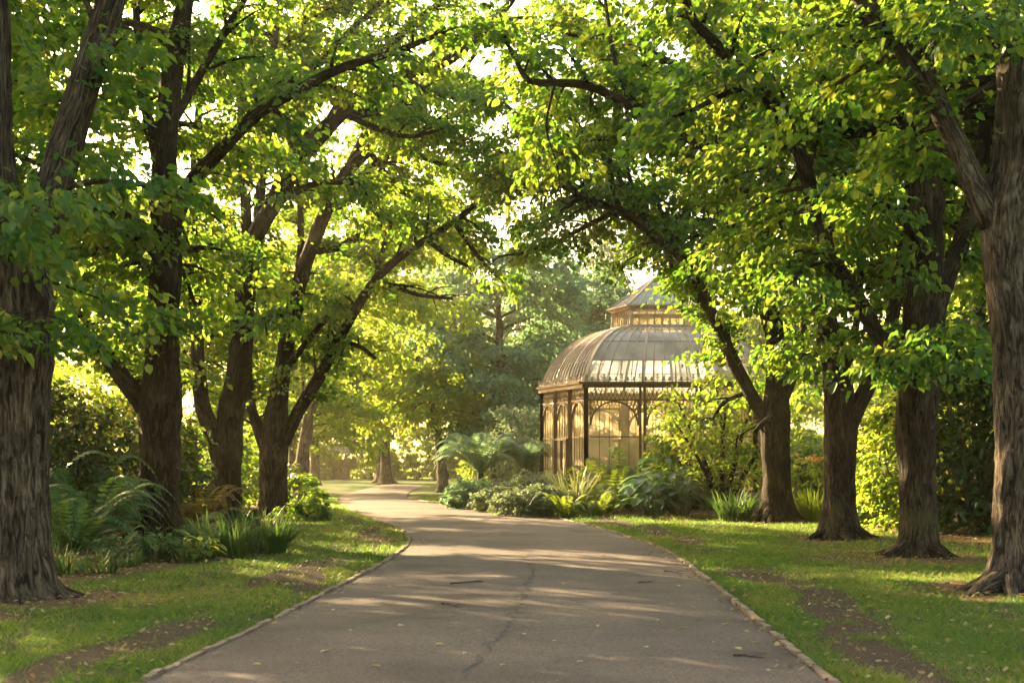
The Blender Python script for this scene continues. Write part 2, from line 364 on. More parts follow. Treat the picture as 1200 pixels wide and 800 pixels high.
# ground sheet: fine near the camera, stretching to the horizon
gx = np.concatenate([[-600,-350,-150,-80,-50,-35,-26,-20], np.arange(-16,16.01,.11), [20,26,35,50,80,150,350,600]])
gy = np.concatenate([[-300,-100,-40,-15,0,5], np.arange(8,48,.13), np.arange(48,100,.6), [105,115,130,150,190,300,600,900]])
X,Y = np.meshgrid(gx,gy); G,LI = masks(X,Y)
farm = sstep(60,90,np.hypot(X,Y)); G = np.maximum(G*(1-farm), farm*.8)
Z = gz(X,Y)*(np.abs(X)<40)*(Y<200)*(Y>-50)
nx,ny = len(gx),len(gy); i = np.arange(ny-1)[:,None]*nx; j=np.arange(nx-1)[None]
Q = np.stack([i+j,i+j+1,i+nx+j+1,i+nx+j],-1).reshape(-1,4)
mb = MB(); mb.add(np.stack([X,Y,Z],-1).reshape(-1,3), Q, rnd=G.ravel(), bk=np.stack([LI,LI,LI],-1).reshape(-1,3))
m,nt,ns,lk = newmat('lawn_and_soil')
at = nd(ns,'ShaderNodeAttribute',attribute_name='rnd'); al = nd(ns,'ShaderNodeAttribute',attribute_name='bk')
geo = ns.new('ShaderNodeNewGeometry')
n1 = nd(ns,'ShaderNodeTexNoise',Scale=9.0,Detail=6.0,Roughness=.65); lk.new(geo.outputs['Position'],n1.inputs['Vector'])
n2 = nd(ns,'ShaderNodeTexNoise',Scale=46.0,Detail=4.0,Roughness=.7); lk.new(geo.outputs['Position'],n2.inputs['Vector'])
n3 = nd(ns,'ShaderNodeTexNoise',Scale=.7,Detail=4.0); lk.new(geo.outputs['Position'],n3.inputs['Vector'])
soil = ramp(ns,[(.3,(.045,.03,.02)),(.55,(.095,.065,.045)),(.75,(.16,.115,.075))]); lk.new(n2.outputs['Fac'],soil.inputs['Fac'])
lit = ramp(ns,[(.35,(.07,.04,.022)),(.5,(.2,.11,.05)),(.66,(.36,.22,.10))]); lk.new(n2.outputs['Fac'],lit.inputs['Fac'])
gr = ramp(ns,[(.3,(.035,.075,.012)),(.5,(.06,.105,.018)),(.7,(.12,.12,.035))]); lk.new(n1.outputs['Fac'],gr.inputs['Fac'])
mxl = ns.new('ShaderNodeMixRGB'); 
ml = nd(ns,'ShaderNodeMath',operation='MULTIPLY'); lk.new(al.outputs['Fac'],ml.inputs[0]); ml.inputs[1].default_value=.75
lk.new(ml.outputs[0],mxl.inputs['Fac']); lk.new(soil.outputs[0],mxl.inputs[1]); lk.new(lit.outputs[0],mxl.inputs[2])
gm = nd(ns,'ShaderNodeMath',operation='MULTIPLY_ADD'); lk.new(n2.outputs['Fac'],gm.inputs[0]); gm.inputs[1].default_value=.5
sb = nd(ns,'ShaderNodeMath',operation='SUBTRACT'); lk.new(at.outputs['Fac'],sb.inputs[0]); sb.inputs[1].default_value=.25; lk.new(sb.outputs[0],gm.inputs[2])
rr = ramp(ns,[(.25,(0,0,0)),(.6,(1,1,1))]); lk.new(gm.outputs[0],rr.inputs['Fac'])
mg = ns.new('ShaderNodeMixRGB'); lk.new(rr.outputs[0],mg.inputs['Fac']); lk.new(mxl.outputs[0],mg.inputs[1]); lk.new(gr.outputs[0],mg.inputs[2])
b = nd(ns,'ShaderNodeBump',Strength=.8,Distance=.03); lk.new(n2.outputs['Fac'],b.inputs['Height'])
p = nd(ns,'ShaderNodeBsdfPrincipled',Roughness=.95); p.inputs['Specular IOR Level'].default_value=.1; lk.new(mg.outputs[0],p.inputs['Base Color']); lk.new(b.outputs[0],p.inputs['Normal'])
o = ns.new('ShaderNodeOutputMaterial'); lk.new(p.outputs[0],o.inputs['Surface'])
tag(mb.build('ground', m), 'grass verge and bare soil around the curving path', None, None, 'structure')

# the asphalt path
m,nt,ns,lk = newmat('worn_asphalt')
geo = ns.new('ShaderNodeNewGeometry')
n1 = nd(ns,'ShaderNodeTexNoise',Scale=75.0,Detail=6.0,Roughness=.8); lk.new(geo.outputs['Position'],n1.inputs['Vector'])
n2 = nd(ns,'ShaderNodeTexNoise',Scale=.55,Detail=7.0,Roughness=.6); lk.new(geo.outputs['Position'],n2.inputs['Vector'])
n4 = nd(ns,'ShaderNodeTexNoise',Scale=28.0,Detail=5.0,Roughness=.7); lk.new(geo.outputs['Position'],n4.inputs['Vector'])
r1 = ramp(ns,[(.36,(.042,.030,.025)),(.5,(.122,.092,.076)),(.63,(.30,.235,.193))]); lk.new(n1.outputs['Fac'],r1.inputs['Fac'])
r2 = ramp(ns,[(.35,(.66,.63,.6)),(.5,(.98,.97,.96)),(.65,(1.26,1.2,1.12))]); lk.new(n2.outputs['Fac'],r2.inputs['Fac'])
r4 = ramp(ns,[(.33,(.70,.69,.68)),(.5,(1,1,1)),(.67,(1.22,1.2,1.17))]); lk.new(n4.outputs['Fac'],r4.inputs['Fac'])
mu = nd(ns,'ShaderNodeMixRGB',blend_type='MULTIPLY',Fac=1.0); lk.new(r1.outputs[0],mu.inputs[1]); lk.new(r2.outputs[0],mu.inputs[2])
mu2 = nd(ns,'ShaderNodeMixRGB',blend_type='MULTIPLY',Fac=1.0); lk.new(mu.outputs[0],mu2.inputs[1]); lk.new(r4.outputs[0],mu2.inputs[2])
b = nd(ns,'ShaderNodeBump',Strength=.8,Distance=.02); lk.new(n1.outputs['Fac'],b.inputs['Height'])
p = nd(ns,'ShaderNodeBsdfPrincipled',Roughness=.75); p.inputs['Specular IOR Level'].default_value=.3; lk.new(mu2.outputs[0],p.inputs['Base Color']); lk.new(b.outputs[0],p.inputs['Normal'])
o = ns.new('ShaderNodeOutputMaterial'); lk.new(p.outputs[0],o.inputs['Surface'])
mb = MB(); nc=25
t = np.linspace(0,1,nc)[None]
raw = (fbm(yy*1.7,yy*0+2,91)-.5)*.06
PX = LX[:,None]*(1-t)+RX[:,None]*t
PX[:,0]+=raw; PX[:,-1]+=(fbm(yy*1.7,yy*0+8,92)-.5)*.06
PZ = .012+.05*(1-(2*t-1)**2)+(fbm(PX*.8,np.repeat(yy[:,None],nc,1)*.5,44)-.5)*.02
V = np.stack([PX,np.repeat(yy[:,None],nc,1),PZ],-1)
i=np.arange(len(yy)-1)[:,None]*nc; j=np.arange(nc-1)[None]
mb.add(V.reshape(-1,3), np.stack([i+j,i+j+1,i+nc+j+1,i+nc+j],-1).reshape(-1,4))
tag(mb.build('path', m), 'worn grey asphalt path curving left between the trees', None, None, 'structure')
def path_z(x,y):
    t=(x-lx(y))/(rx(y)-lx(y)); return .012+.05*(1-(2*t-1)**2)+(fbm(x*.8,y*.5,44)-.5)*.02
# crack
mb = MB()
cp = np.array([W(px,py,EYE*F/(py-540)) for px,py in [(622,648),(614,660),(622,672),(618,688),(612,705),(600,728),(586,745),(570,768),(553,790),(545,803)]])
cp = catmull(cp,.06); cp[:,0]+= (fbm(cp[:,1]*4,cp[:,1]*0,12)-.5)*.22+(fbm(cp[:,1]*14,cp[:,1]*0,13)-.5)*.06
wd_ = .006+.026*vnoise(cp[:,1]*5,cp[:,1]*0+3,7)**1.5
zz = path_z(cp[:,0],cp[:,1])+.005
V = np.stack([np.c_[cp[:,0]-wd_,cp[:,1],zz],np.c_[cp[:,0]+wd_,cp[:,1],zz]],1).reshape(-1,3); k=np.arange(len(cp)-1)*2
mb.add(V,np.stack([k,k+1,k+3,k+2],-1))
rg = np.random.default_rng(3)
for q in range(14):   # hairline side cracks
    i=rg.integers(10,len(cp)-10); d_=rg.choice([-1,1]); l=rg.uniform(.15,.7); u=np.linspace(0,1,10)
    xs=cp[i,0]+d_*l*u+.04*np.sin(u*9+q); ys=cp[i,1]+rg.uniform(-.6,.6)*l*u+.05*np.sin(u*7+q*2); w2=.006*(1-u*.8)
    z2=path_z(xs,ys)+.0055
    V=np.stack([np.c_[xs,ys-w2*2,z2],np.c_[xs,ys+w2*2,z2]],1).reshape(-1,3); k=np.arange(9)*2
    mb.add(V,np.stack([k,k+1,k+3,k+2],-1))
tag(mb.build('path_crack', M['cracktar']), 'dark winding crack down the middle of the path', None, None, 'structure')
# brick edging both sides
for nm,EX,sg in (('path_edging',LX,-1),('path_edging',RX,1)):
    mb = MB(); kr=np.random.default_rng(70+sg); y0=5.0
    while y0<62:
        l=.225*kr.uniform(.9,1.08); y1=y0+l; e0=np.interp(y0,yy,EX); e1=np.interp(y1,yy,EX)
        if kr.uniform()>.05:
            d=np.array([e1-e0,l]); d/=np.linalg.norm(d); off=sg*.04+kr.normal(0,.006); h=.028+.016*vnoise(y0*.7,3.,62+sg)+kr.normal(0,.005)
            box(mb,[(e0+e1)/2+off,(y0+y1)/2,h-.06],[.062*kr.uniform(.85,1.05),l-.014,.12],-math.atan2(d[0],d[1])+kr.normal(0,.02))
        y0=y1
    tag(mb.build(nm,M['kerb'],smooth=False), 'thin tan brick edging along the %s side of the path'%('left' if sg<0 else 'right'), None, None, 'structure')

# ------------------------------------------------------------------ grass blades and litter
def scatter(n, x0,x1,y0,y1, rg):
    return rg.uniform(x0,x1,n), rg.uniform(y0,y1,n)
rg = np.random.default_rng(5)
mb = MB()
for (x0,x1,y0,y1,n,h,w) in ((-6.5,6.5,8.5,14,150000,.05,.006),(-9,10,14,22,190000,.055,.009),(-9,11,22,34,170000,.065,.014),(-12,10,34,62,120000,.07,.024)):
    x,y = scatter(n,x0,x1,y0,y1,rg); g,_=masks(x,y)
    out = (x<lx(y)-.04)|(x>rx(y)+.04)
    k = out&(rg.uniform(0,1,n)<g**1.3); x,y,g=x[k],y[k],g[k]; n=len(x)
    z=gz(x,y); hh=h*rg.uniform(.5,1.35,n)*(.55+.8*fbm(x*1.6,y*1.2,8)); a=rg.uniform(0,2*np.pi,n); ln=rg.uniform(.2,1.1,n)*hh
    S=np.c_[np.cos(a),np.sin(a),0*a]*w*.5; Ld=rg.uniform(0,2*np.pi,n); D=np.c_[np.cos(Ld)*ln,np.sin(Ld)*ln,hh]
    P=np.c_[x,y,z-.005]
    V=np.stack([P-S,P+S,P+D*.55+S*.7+[0,0,.0],P+D*[1.25,1.25,1]],1)
    rn=np.clip(fbm(x*.7,y*.5,15)*.9+rg.uniform(-.25,.3,n),0,1)
    mb.add(V.reshape(-1,3),np.arange(n*4).reshape(-1,4),rnd=np.repeat(rn,4))
tag(mb.build('grass',M['grass']), 'short patchy grass on both verges', None, None, 'stuff')
mb = MB()
def litter(x,y,z,L,rg):
    n=len(x); a=rg.uniform(0,2*np.pi,n); N=rg.normal(0,.35,(n,3)); N[:,2]+=1
    leaves(mb,np.c_[x,y,z],np.c_[np.cos(a),np.sin(a),rg.normal(0,.2,n)],N,L*rg.uniform(.5,1.2,n),L*.6*rg.uniform(.5,1.1,n),rg.uniform(0,1,n),.1,-.1)
x,y = scatter(60000,-14,14,8.5,48,rg); g,l=masks(x,y); out=(x<lx(y)-.05)|(x>rx(y)+.05)
k=out&(rg.uniform(0,1,len(x))<(.15+l*.7+.42*(1-g))*np.where(y>20,.8,1)); x,y=x[k],y[k]
litter(x,y,gz(x,y)+rg.uniform(.01,.05,len(x)),.07,rg)
# windrow against the edging
y=rg.uniform(9,30,260); s=rg.uniform(0,1,260)<.35; x=np.where(s,lx(y)+np.abs(rg.normal(.05,.12,260)),rx(y)-np.abs(rg.normal(.05,.14,260)))
litter(x,y,path_z(x,y)+.015,.07,rg)
tag(mb.build('fallen_leaves',M['litter']), 'dry brown and tan leaves strewn over soil and grass', None, None, 'stuff')
# single leaves lying out on the asphalt
lv=[]
for q in range(3):
    mb=MB(); leaves(mb,np.array([[0,-.04,.0]]),np.array([[0,1,.05]]),np.array([[.15*(q-1),.1,1]]),.08,.055,np.array([.2+.3*q]),.2,-.12+.1*q); lv.append(mb.mesh('fallen_leaf',M['yleaf']))
spots=[(472,678),(455,692),(545,775),(614,752),(757,766),(700,741),(688,672),(515,764),(435,706),(770,733),(836,757),(800,741),(505,650),(560,655),(660,690),(795,690),(735,720),(850,735),(865,765),(410,745),(380,770),(350,755),(300,785),(440,790),(590,790),(680,785),(470,740),(640,640),(705,655),(720,700),(900,790),(820,705),(390,718),(530,738),(650,760)]
for q,(px,py) in enumerate(spots):
    pt=W(px,py,EYE*F/(py-540)); o=bpy.data.objects.new('fallen_leaf',lv[q%3]); COL.objects.link(o)
    o.location=(pt[0],pt[1],path_z(pt[0],pt[1])+.008); o.rotation_euler=(0,0,rg.uniform(0,6.28)); s_=rg.uniform(.45,1.05); o.scale=(s_,)*3
    tag(o,'small yellowed leaf lying flat on the open asphalt','leaf','single fallen leaves on the path')
def twig(px0,py0,px1,py1,r,label):
    a=W(px0,py0,EYE*F/(py0-540)); b_=W(px1,py1,EYE*F/(py1-540)); mb=MB(); c0=(a+b_)/2
    P=[]
    for t in np.linspace(0,1,9):
        q=a*(1-t)+b_*t; q[2]=path_z(q[0],q[1])+r*.9; q[1]+=.05*math.sin(t*5)+.02*math.sin(t*17); P.append(q)
    P=np.array(P); base=P[4].copy(); base[2]-=r
    tube(mb,P-base,np.linspace(r,r*.55,9),6,.2,int(px0))
    e=P[5]-base; tube(mb,np.array([e,e+[.06,.05,.012],e+[.13,.07,.01]]),np.array([r*.5,r*.4,r*.25]),5)
    tag(mb.build('fallen_twig',M['twig'],loc=base),label,'twig','twigs on the path')
twig(528,689,566,686,.010,'long thin dark twig lying on the asphalt beside the upper crack')
twig(517,714,541,718,.009,'short bent dark twig lying left of the path crack, below the long one')
twig(860,773,892,773,.010,'dark straight twig lying near the right edging at the front of the path')
twig(778,672,800,674,.009,'dark twig lying by the right edging where the path begins to bend')
twig(748,687,764,685,.008,'tiny dark twig on the sunlit streak right of the crack')

# ------------------------------------------------------------------ avenue trees
def tunnel_ok(C):
    """the open vault over the path"""
    y=C[:,1]; mid=(lx(np.clip(y,-10,95))+rx(np.clip(y,-10,95)))/2; mid=np.clip(mid,-2.2,.4)-.15
    hw=np.interp(y,[8,16,30,42,60],[5.4,5.0,4.1,3.9,3.6]); top=np.interp(y,[8,16,24,30,36,42,60],[6.3,6.5,6.9,7.3,7.4,7.0,6.0])
    e=((C[:,0]-mid)/hw)**2+(np.maximum(C[:,2],0)/top)**2.2
    return e>1.0
def make_branches(P, rad, rg, spacing, lmin, lmax, start=.22, ybias=0, downs=.15):
    """side branches of one limb: list of (path, radii); also returns spray seeds"""
    s=np.concatenate([[0],np.cumsum(np.linalg.norm(np.diff(P,axis=0),axis=1))]); tot=s[-1]
    out=[]; C=[]; D=[]
    T=nrm(np.gradient(P,axis=0)); d=start*tot; sd=1
    while d<tot:
        i=min(np.searchsorted(s,d),len(P)-1); t=T[i]
        side=np.cross(t,[0,0,1.]); 
        if np.linalg.norm(side)<.2: side=np.array([math.cos(d*7),math.sin(d*7),0])
        side/=np.linalg.norm(side); upv=np.cross(side,t)
        v=t*rg.uniform(.25,.9)+side*sd*rg.uniform(.5,1.2)+upv*rg.normal(downs,.5); v[1]+=ybias; v/=np.linalg.norm(v)
        L=rg.uniform(lmin,lmax)*(1-.35*d/tot)
        n=7; u=np.linspace(0,1,n)[:,None]; side2=np.cross(v,[0,0,1.])
        bp=P[i]+v*L*u+np.array([0,0,1.])*(-.22*L*u**2+.05*L*np.sin(u*3))+side2*rg.normal(0,.14)*L*u**2
        r0=min(rad[i]*.55,.05); out.append((bp,np.linspace(r0,.006,n)))
        for q in np.arange(.3,1.01,.3/L if L>.6 else .4):
            b_=bp[0]*0+np.array([np.interp(q,u[:,0],bp[:,k]) for k in range(3)])
            dd=v+side2*rg.choice([-1,1])*rg.uniform(.2,1.1)+rg.normal(0,.25,3); dd[2]*=.5
            C.append(b_+rg.normal(0,.10,3)); D.append(dd)
        sd*=-1; d+=spacing*rg.uniform(.6,1.4)
    for k in range(3): C.append(P[-1]+rg.normal(0,.15,3)); D.append(T[-1]+rg.normal(0,.5,3))
    return out,C,D

def px_path(pts, D, step):
    """pts (px,py,radius px,depth offset) -> smooth path and radii in metres"""
    A=[]
    for p_ in pts:
        d=D+(p_[3] if len(p_)>3 else 0); A.append([*W(p_[0],p_[1],d), p_[2]*d/F])
    q=catmull(np.array(A),step); return q[:,:3],np.maximum(q[:,3],.008)

def avenue_tree(label, D, trunk, limbs, out_sign, seed, bark='bark', nper=38, topz=13.5, crownR=5.0, filler=22, low=4.2, leafL=.142, rid=.042):
    rg=np.random.default_rng(seed)
    P,rad=px_path(trunk,D,.07 if D<20 else .1); rad=rad*(.93 if D<20 else .85)
    base=np.array([P[0][0],P[0][1],0.]); P[0][2]=-.12
    # carry the trunk on upward beyond the picture
    if P[-1][2]<topz:
        t=nrm(P[-1]-P[-6]); n=14
        ext=[P[-1]+ (np.array([t[0]*.6,t[1],1.]))*(topz-P[-1][2])*u for u in np.linspace(0,1,n)[1:]]
        P=np.vstack([P,ext]); rad=np.concatenate([rad,np.linspace(rad[-1],.05,n)[1:]])
    root=empty('avenue_tree',base,label,'tree','old trees lining the path')
    mb=MB(); ns=120 if D<20 else 90
    tube(mb,P-base,rad,ns,.16,seed,True,rid)
    r0_=rad[min(12,len(rad)-1)]
    for q in range(rg.integers(6,9)):        # surface roots running into the turf
        a=q*.87+rg.uniform(-.3,.3); l=rg.uniform(.5,1.15); v=np.array([math.cos(a),math.sin(a),0]); sv=np.array([-v[1],v[0],0]); u=np.linspace(0,1,12)
        rp_=np.outer(r0_*.75+u*l,v)+np.outer(np.sin(u*4+q)*.09*u,sv); rp_[:,2]=.26*(1-u)**2.6-.005-.07*u**3+.02*np.sin(u*9+q)*(1-u)
        tube(mb,rp_,np.linspace(.15,.022,12)*rg.uniform(.75,1.1),9,.3,seed+q)
    mb.build('trunk',M[bark],root)
    C=[];Dd=[]
    def limb(P_,r_,spacing,lm,lM,st,yb,name='limb',nsl=12):
        mb=MB(); tube(mb,P_-base,r_,nsl,.14,seed+len(C),False,0)
        br,c_,d_=make_branches(P_,r_,rg,spacing,lm,lM,st,yb)
        for bp,brr in br: tube(mb,bp-base,brr,5)
        mb.build(name,M[bark],root); C.extend(c_); Dd.extend(d_)
    for lb in limbs:
        P_,r_=px_path(lb,D,.18); r_=r_*.9
        L_=np.linalg.norm(P_[-1]-P_[0])
        if L_<2.6: limb(P_,r_,.34,.4,1.1,.15,.3)
        else: limb(P_,r_,.28,.8,2.1,.12,.8)
    # upper scaffold
    hmin=low; zt=P[:,2]
    for k in range(filler):
        h=rg.uniform(hmin,topz-.5); i=np.searchsorted(zt,h); i=min(i,len(P)-1)
        a=rg.uniform(0,2*np.pi)
        v=np.array([math.cos(a),math.sin(a),0]); v[0]+=out_sign*.25; v=v/np.linalg.norm(v)
        if v[1]<-.2 and h<12.5 and D>20: continue
        if v[0]*out_sign<-.1 and v[1]<.2 and D>20 and h<11 and out_sign>0: continue
        if D<20 and h<10.5 and v[0]*out_sign<.1: continue
        L=crownR*rg.uniform(.6,1.05)*np.interp(h,[hmin,hmin+2,topz-3,topz],[.75,1,.85,.45])
        e=rg.uniform(.15,.75); n=12; u=np.linspace(0,1,n)[:,None]; sv=np.array([-v[1],v[0],0])
        P_=P[i]+v*L*u+np.array([0,0,1.])*L*(e*u-.42*u**2.2)+sv*L*rg.normal(0,.12)*np.sin(u*3.)
        if h<7 and P_[-1][1]<D-2 and (P_[-1][0]-base[0])*out_sign<0: continue
        r0=min(rad[i]*.5,.11); limb(P_,np.linspace(r0,.02,n),.42,.9,2.1,.22,0,nsl=8)
    C=np.array(C); Dd=np.array(Dd); Dd[:,2]=np.clip(Dd[:,2],-.6,.35)
    k=tunnel_ok(C)&(C[:,2]>(2.4 if out_sign<0 else 3.0))
    k&=~((C[:,0]>1.2)&(C[:,0]<4.0*C[:,1]/37)&(C[:,1]>26)&(C[:,1]<40)&(C[:,2]<1.6+5.1*C[:,1]/37))   # the view of the glasshouse stays open
    C,Dd=C[k],Dd[k]
    mb=MB(); sz=rg.uniform(.4,.72,len(C))
    spray_leaves(mb,C-base,Dd,sz,nper,leafL,leafL*.72,rg)
    mb.build('crown',M['leaf'],root)
    return root,len(C)*nper

stat=[]
stat.append(avenue_tree('broad furrowed tree nearest the camera left of the path, forking into two stems', 16.2,
 [(14,708,46),(15,640,42),(16,560,41),(17,480,44),(17,430,47),(16,380,42),(16,330,42),(14,290,38),(8,250,22),(3,200,16),(0,120,14),(-3,0,13),(-8,-120,11)],
 [[(26,320,30),(42,275,27),(60,225,24),(84,150,21),(104,85,20),(122,30,20),(138,-30,19),(150,-120,17),(190,-240,13),(260,-340,8)],
  [(-20,300,14,0),(-60,240,12,-.5),(-110,170,9,-1),(-170,110,6,-1.2)],
  [(10,300,7,-.4),(0,270,5,-1.2),(8,250,4,-1.9),(22,245,2.5,-2.4)],
  [(-6,395,4,-.4),(-14,372,3,-.9),(-4,358,2,-1.3)],
  [(140,-40,9,0),(220,-110,8,1),(320,-180,6,2),(430,-200,4,2.5)]],-1,1,'bark_grey',nper=56,leafL=.122,low=7.5,topz=16,filler=24,rid=.05))
stat.append(avenue_tree('upright tree with ferns behind it and leafy low plants round its foot', 29.6,
 [(186,634,27),(187,590,25),(187,550,25),(187,510,27),(188,470,31),(190,430,25),(192,380,22),(195,320,20),(195,260,20),(192,200,16),(198,120,15),(206,60,14),(216,10,12),(228,-90,9),(238,-200,7)],
 [[(203,262,11),(222,218,10),(250,185,9.5,-.3),(300,135,8.5,-.8),(350,105,7.5,-1.2),(405,78,6,-1.6),(460,62,4.5,-2),(520,38,3,-2.2)],
  [(178,490,14),(158,462,12),(135,430,11,.4),(110,400,9,.8),(80,350,7,1.2),(55,290,5,1.5),(48,220,3,1.6)],
  [(190,210,8),(176,150,7,.5),(165,90,6.5,.8),(160,20,5,1),(158,-60,3,1)],
  [(192,330,6,-.3),(180,300,4,-1),(160,280,3,-1.6),(140,275,2,-2.1)],
  [(192,400,5,-.3),(200,380,4,-1.2),(195,372,2.5,-1.9)],
  [(186,340,6,.2),(160,300,5,.6),(120,260,4,1.),(90,180,3,1.2)],
  [(200,150,6),(250,60,5,.5),(300,-20,4,.9),(350,-80,3,1)]],-1,2,nper=38,low=5.6,topz=16.5,filler=30))
stat.append(avenue_tree('tree with a low double fork standing behind the dark strappy clump', 37,
 [(266,614,21),(265,570,19),(266,530,20),(270,490,17),(277,450,15),(284,400,14),(288,350,13),(293,310,13),(298,280,12),(320,240,12),(350,188,11),(378,155,11),(402,132,10),(430,106,8.5),(470,90,8),(520,74,7),(548,52,7),(575,26,5.5),(600,0,4.5),(622,-40,3.5)],
 [[(258,540,12),(248,505,11),(238,478,10.5),(233,440,9,.2),(230,380,8,.5),(226,300,7,.8),(228,200,6,1),(235,100,4.5,1.2)],
  [(284,400,8),(290,320,8,.4),(288,240,7,.8),(283,160,6.5,1),(285,80,5.5,1.2),(280,-30,4,1.4)],
  [(350,188,6,0),(330,130,5,.4),(322,60,4,.8),(330,-10,3,1)],
  [(402,132,5,0),(440,150,4,.6),(480,160,3,1),(520,150,2,1.5)],
  [(285,395,5,-.3),(310,375,4,-.9),(330,370,3,-1.4)],
  [(236,450,5,-.3),(222,430,4,-.9),(210,425,2.5,-1.4)],
  [(470,90,4),(510,110,3,-.5),(560,118,2.2,-.9)],
  [(378,155,7),(420,90,6,1),(470,40,5,2),(520,0,4,3),(570,-40,3,3.5)],[(402,132,5),(450,128,4,1.5),(510,104,3.5,3),(570,96,2.5,4)],
  [(300,280,7),(310,180,6,1.2),(330,90,5,2),(360,10,4,2.6),(390,-60,3,3)],[(285,190,6,.8),(330,120,5,1.5),(385,60,4,2.5),(445,5,3,3.2)],[(290,110,5,1),(335,50,4,2),(390,0,3,3),(430,-40,2,4)],[(320,240,5),(370,215,4,-.8),(420,215,3,-1.6)]],-1,3,nper=38,topz=3,low=5.5,filler=0))
stat.append(avenue_tree('tree with a low limb sweeping up over the left edge of the path', 41,
 [(319,608,19),(320,570,18),(321,530,18),(323,500,18),(326,465,14),(333,420,11),(342,375,11),(350,335,10),(362,295,9.5),(382,248,9),(402,208,8),(432,176,7),(456,146,6),(495,120,5),(530,95,3.5),(560,60,2.5)],
 [[(332,520,9),(345,490,8.5),(358,468,8),(375,440,7.5,-.2),(395,402,7,-.4),(418,360,6.5,-.6),(440,328,6,-.8),(470,300,5.4,-1),(500,280,4.8,-1.2),(532,260,4,-1.4),(550,245,4,-1.5),(566,228,2.5,-1.6)],
  [(312,530,8),(302,500,7.5),(295,480,6.5,.3),(292,450,5.5,.5),(285,400,4,.9)],
  [(385,245,6),(405,236,6,.3),(430,202,5.5,.6),(466,174,5,.9),(500,150,4.5,1.2),(540,130,3.5,1.5),(565,118,2.5,1.8)],
  [(340,385,6),(350,320,5,.8),(352,240,4.5,1.2),(345,150,4,1.5),(350,60,3,1.8)],
  [(440,328,4,-.8),(452,280,3.5,-.6),(462,250,2.5,-.4)],
  [(500,280,4,-1.2),(525,300,3,-1.6),(548,312,2,-1.8)],
  [(330,440,5,-.2),(360,400,4,-.8),(385,370,3,-1.2)],
  [(395,402,4,-.4),(420,405,3,-1),(440,420,2,-1.4)],
  [(362,295,5,0),(400,290,4,.8),(430,270,3,1.4),(460,260,2,2)],
  [(402,208,6),(450,120,5,1.5),(500,70,4,3),(560,30,3,4),(620,20,2,5)],[(466,174,4,.9),(520,192,3,2.5),(570,195,2,3.5),(610,210,1.5,4)],
  [(532,260,4,-1.4),(560,300,3,-1),(590,332,2,-.5)],[(440,328,4,-.8),(490,345,3,0),(530,350,2,1)],[(432,176,4,.4),(470,225,3,2),(510,240,2,3)]],-1,4,nper=38,topz=3,low=5,filler=0))
stat.append(avenue_tree('tall straight furrowed tree nearest the camera right of the path', 17.2,
 [(1190,697,33),(1194,640,29),(1197,560,29),(1198,480,31),(1196,420,32),(1192,360,33),(1187,300,35),(1186,250,34),(1192,200,31),(1196,120,31),(1197,40,30),(1198,-60,28),(1200,-160,25)],
 [[(1165,262,20),(1150,232,18),(1134,196,15),(1112,148,14),(1088,102,14),(1062,62,13),(1036,30,12,-.2),(1005,-8,11,-.4),(965,-60,9,-.6),(900,-130,7,-.8),(820,-190,4,-1)],
  [(1200,40,14,0),(1245,-60,11,.5),(1300,-150,7,.7)],
  [(1180,60,9,-.3),(1160,30,6,-1),(1140,20,4,-1.6),(1110,35,2.5,-2)],
  [(1160,-80,9,.4),(1080,-180,7,1.2),(980,-220,5,2),(850,-250,4,2.5)]],1,5,'bark_grey',nper=56,leafL=.122,low=7.6,filler=20,rid=.045))
stat.append(avenue_tree('thick dark tree with a long limb reaching left over the lawn, second from the camera', 23.2,
 [(1075,657,25),(1076,620,23),(1076,570,23),(1075,520,25),(1075,470,27),(1077,430,26),(1082,380,27),(1085,340,27),(1086,290,23),(1084,230,21),(1083,160,20),(1080,90,18),(1078,20,16),(1076,-80,12),(1075,-200,9)],
 [[(1068,465,13),(1048,425,11),(1030,395,10.5),(1002,345,10.5),(975,302,10.5),(957,250,10.5),(945,205,10,-.2),(922,148,9.5,-.4),(886,100,9,-.6),(846,60,8,-.8),(812,22,7,-1),(795,-25,5.5,-1.1),(770,-80,4,-1.2)],
  [(1095,365,13),(1112,318,12,.3),(1134,262,11,.6),(1150,190,9,.9),(1160,100,8,1.1),(1175,0,6,1.3)],
  [(1074,200,9,.3),(1050,130,8,.8),(1052,60,7,1),(1050,-40,5,1.2)],
  [(1078,430,6,-.3),(1090,415,5,-1.2),(1110,410,4,-2),(1125,420,2.5,-2.5)],
  [(1070,440,5,-.3),(1055,425,4,-1.2),(1040,430,2.5,-1.8)],
  [(975,302,5,0),(950,310,4,-.7),(925,330,3,-1.2),(905,350,2,-1.5)],
  [(945,205,5,-.2),(960,150,4,.4),(975,100,3,.8)],
  [(886,100,5,-.6),(850,110,4,-1),(810,130,3,-1.2),(780,140,2,-1.3)],
  [(1085,300,6,-.3),(1060,260,5,-1),(1035,235,3.5,-1.6),(1010,225,2,-2)]],1,6,nper=42,low=6.2,filler=26))
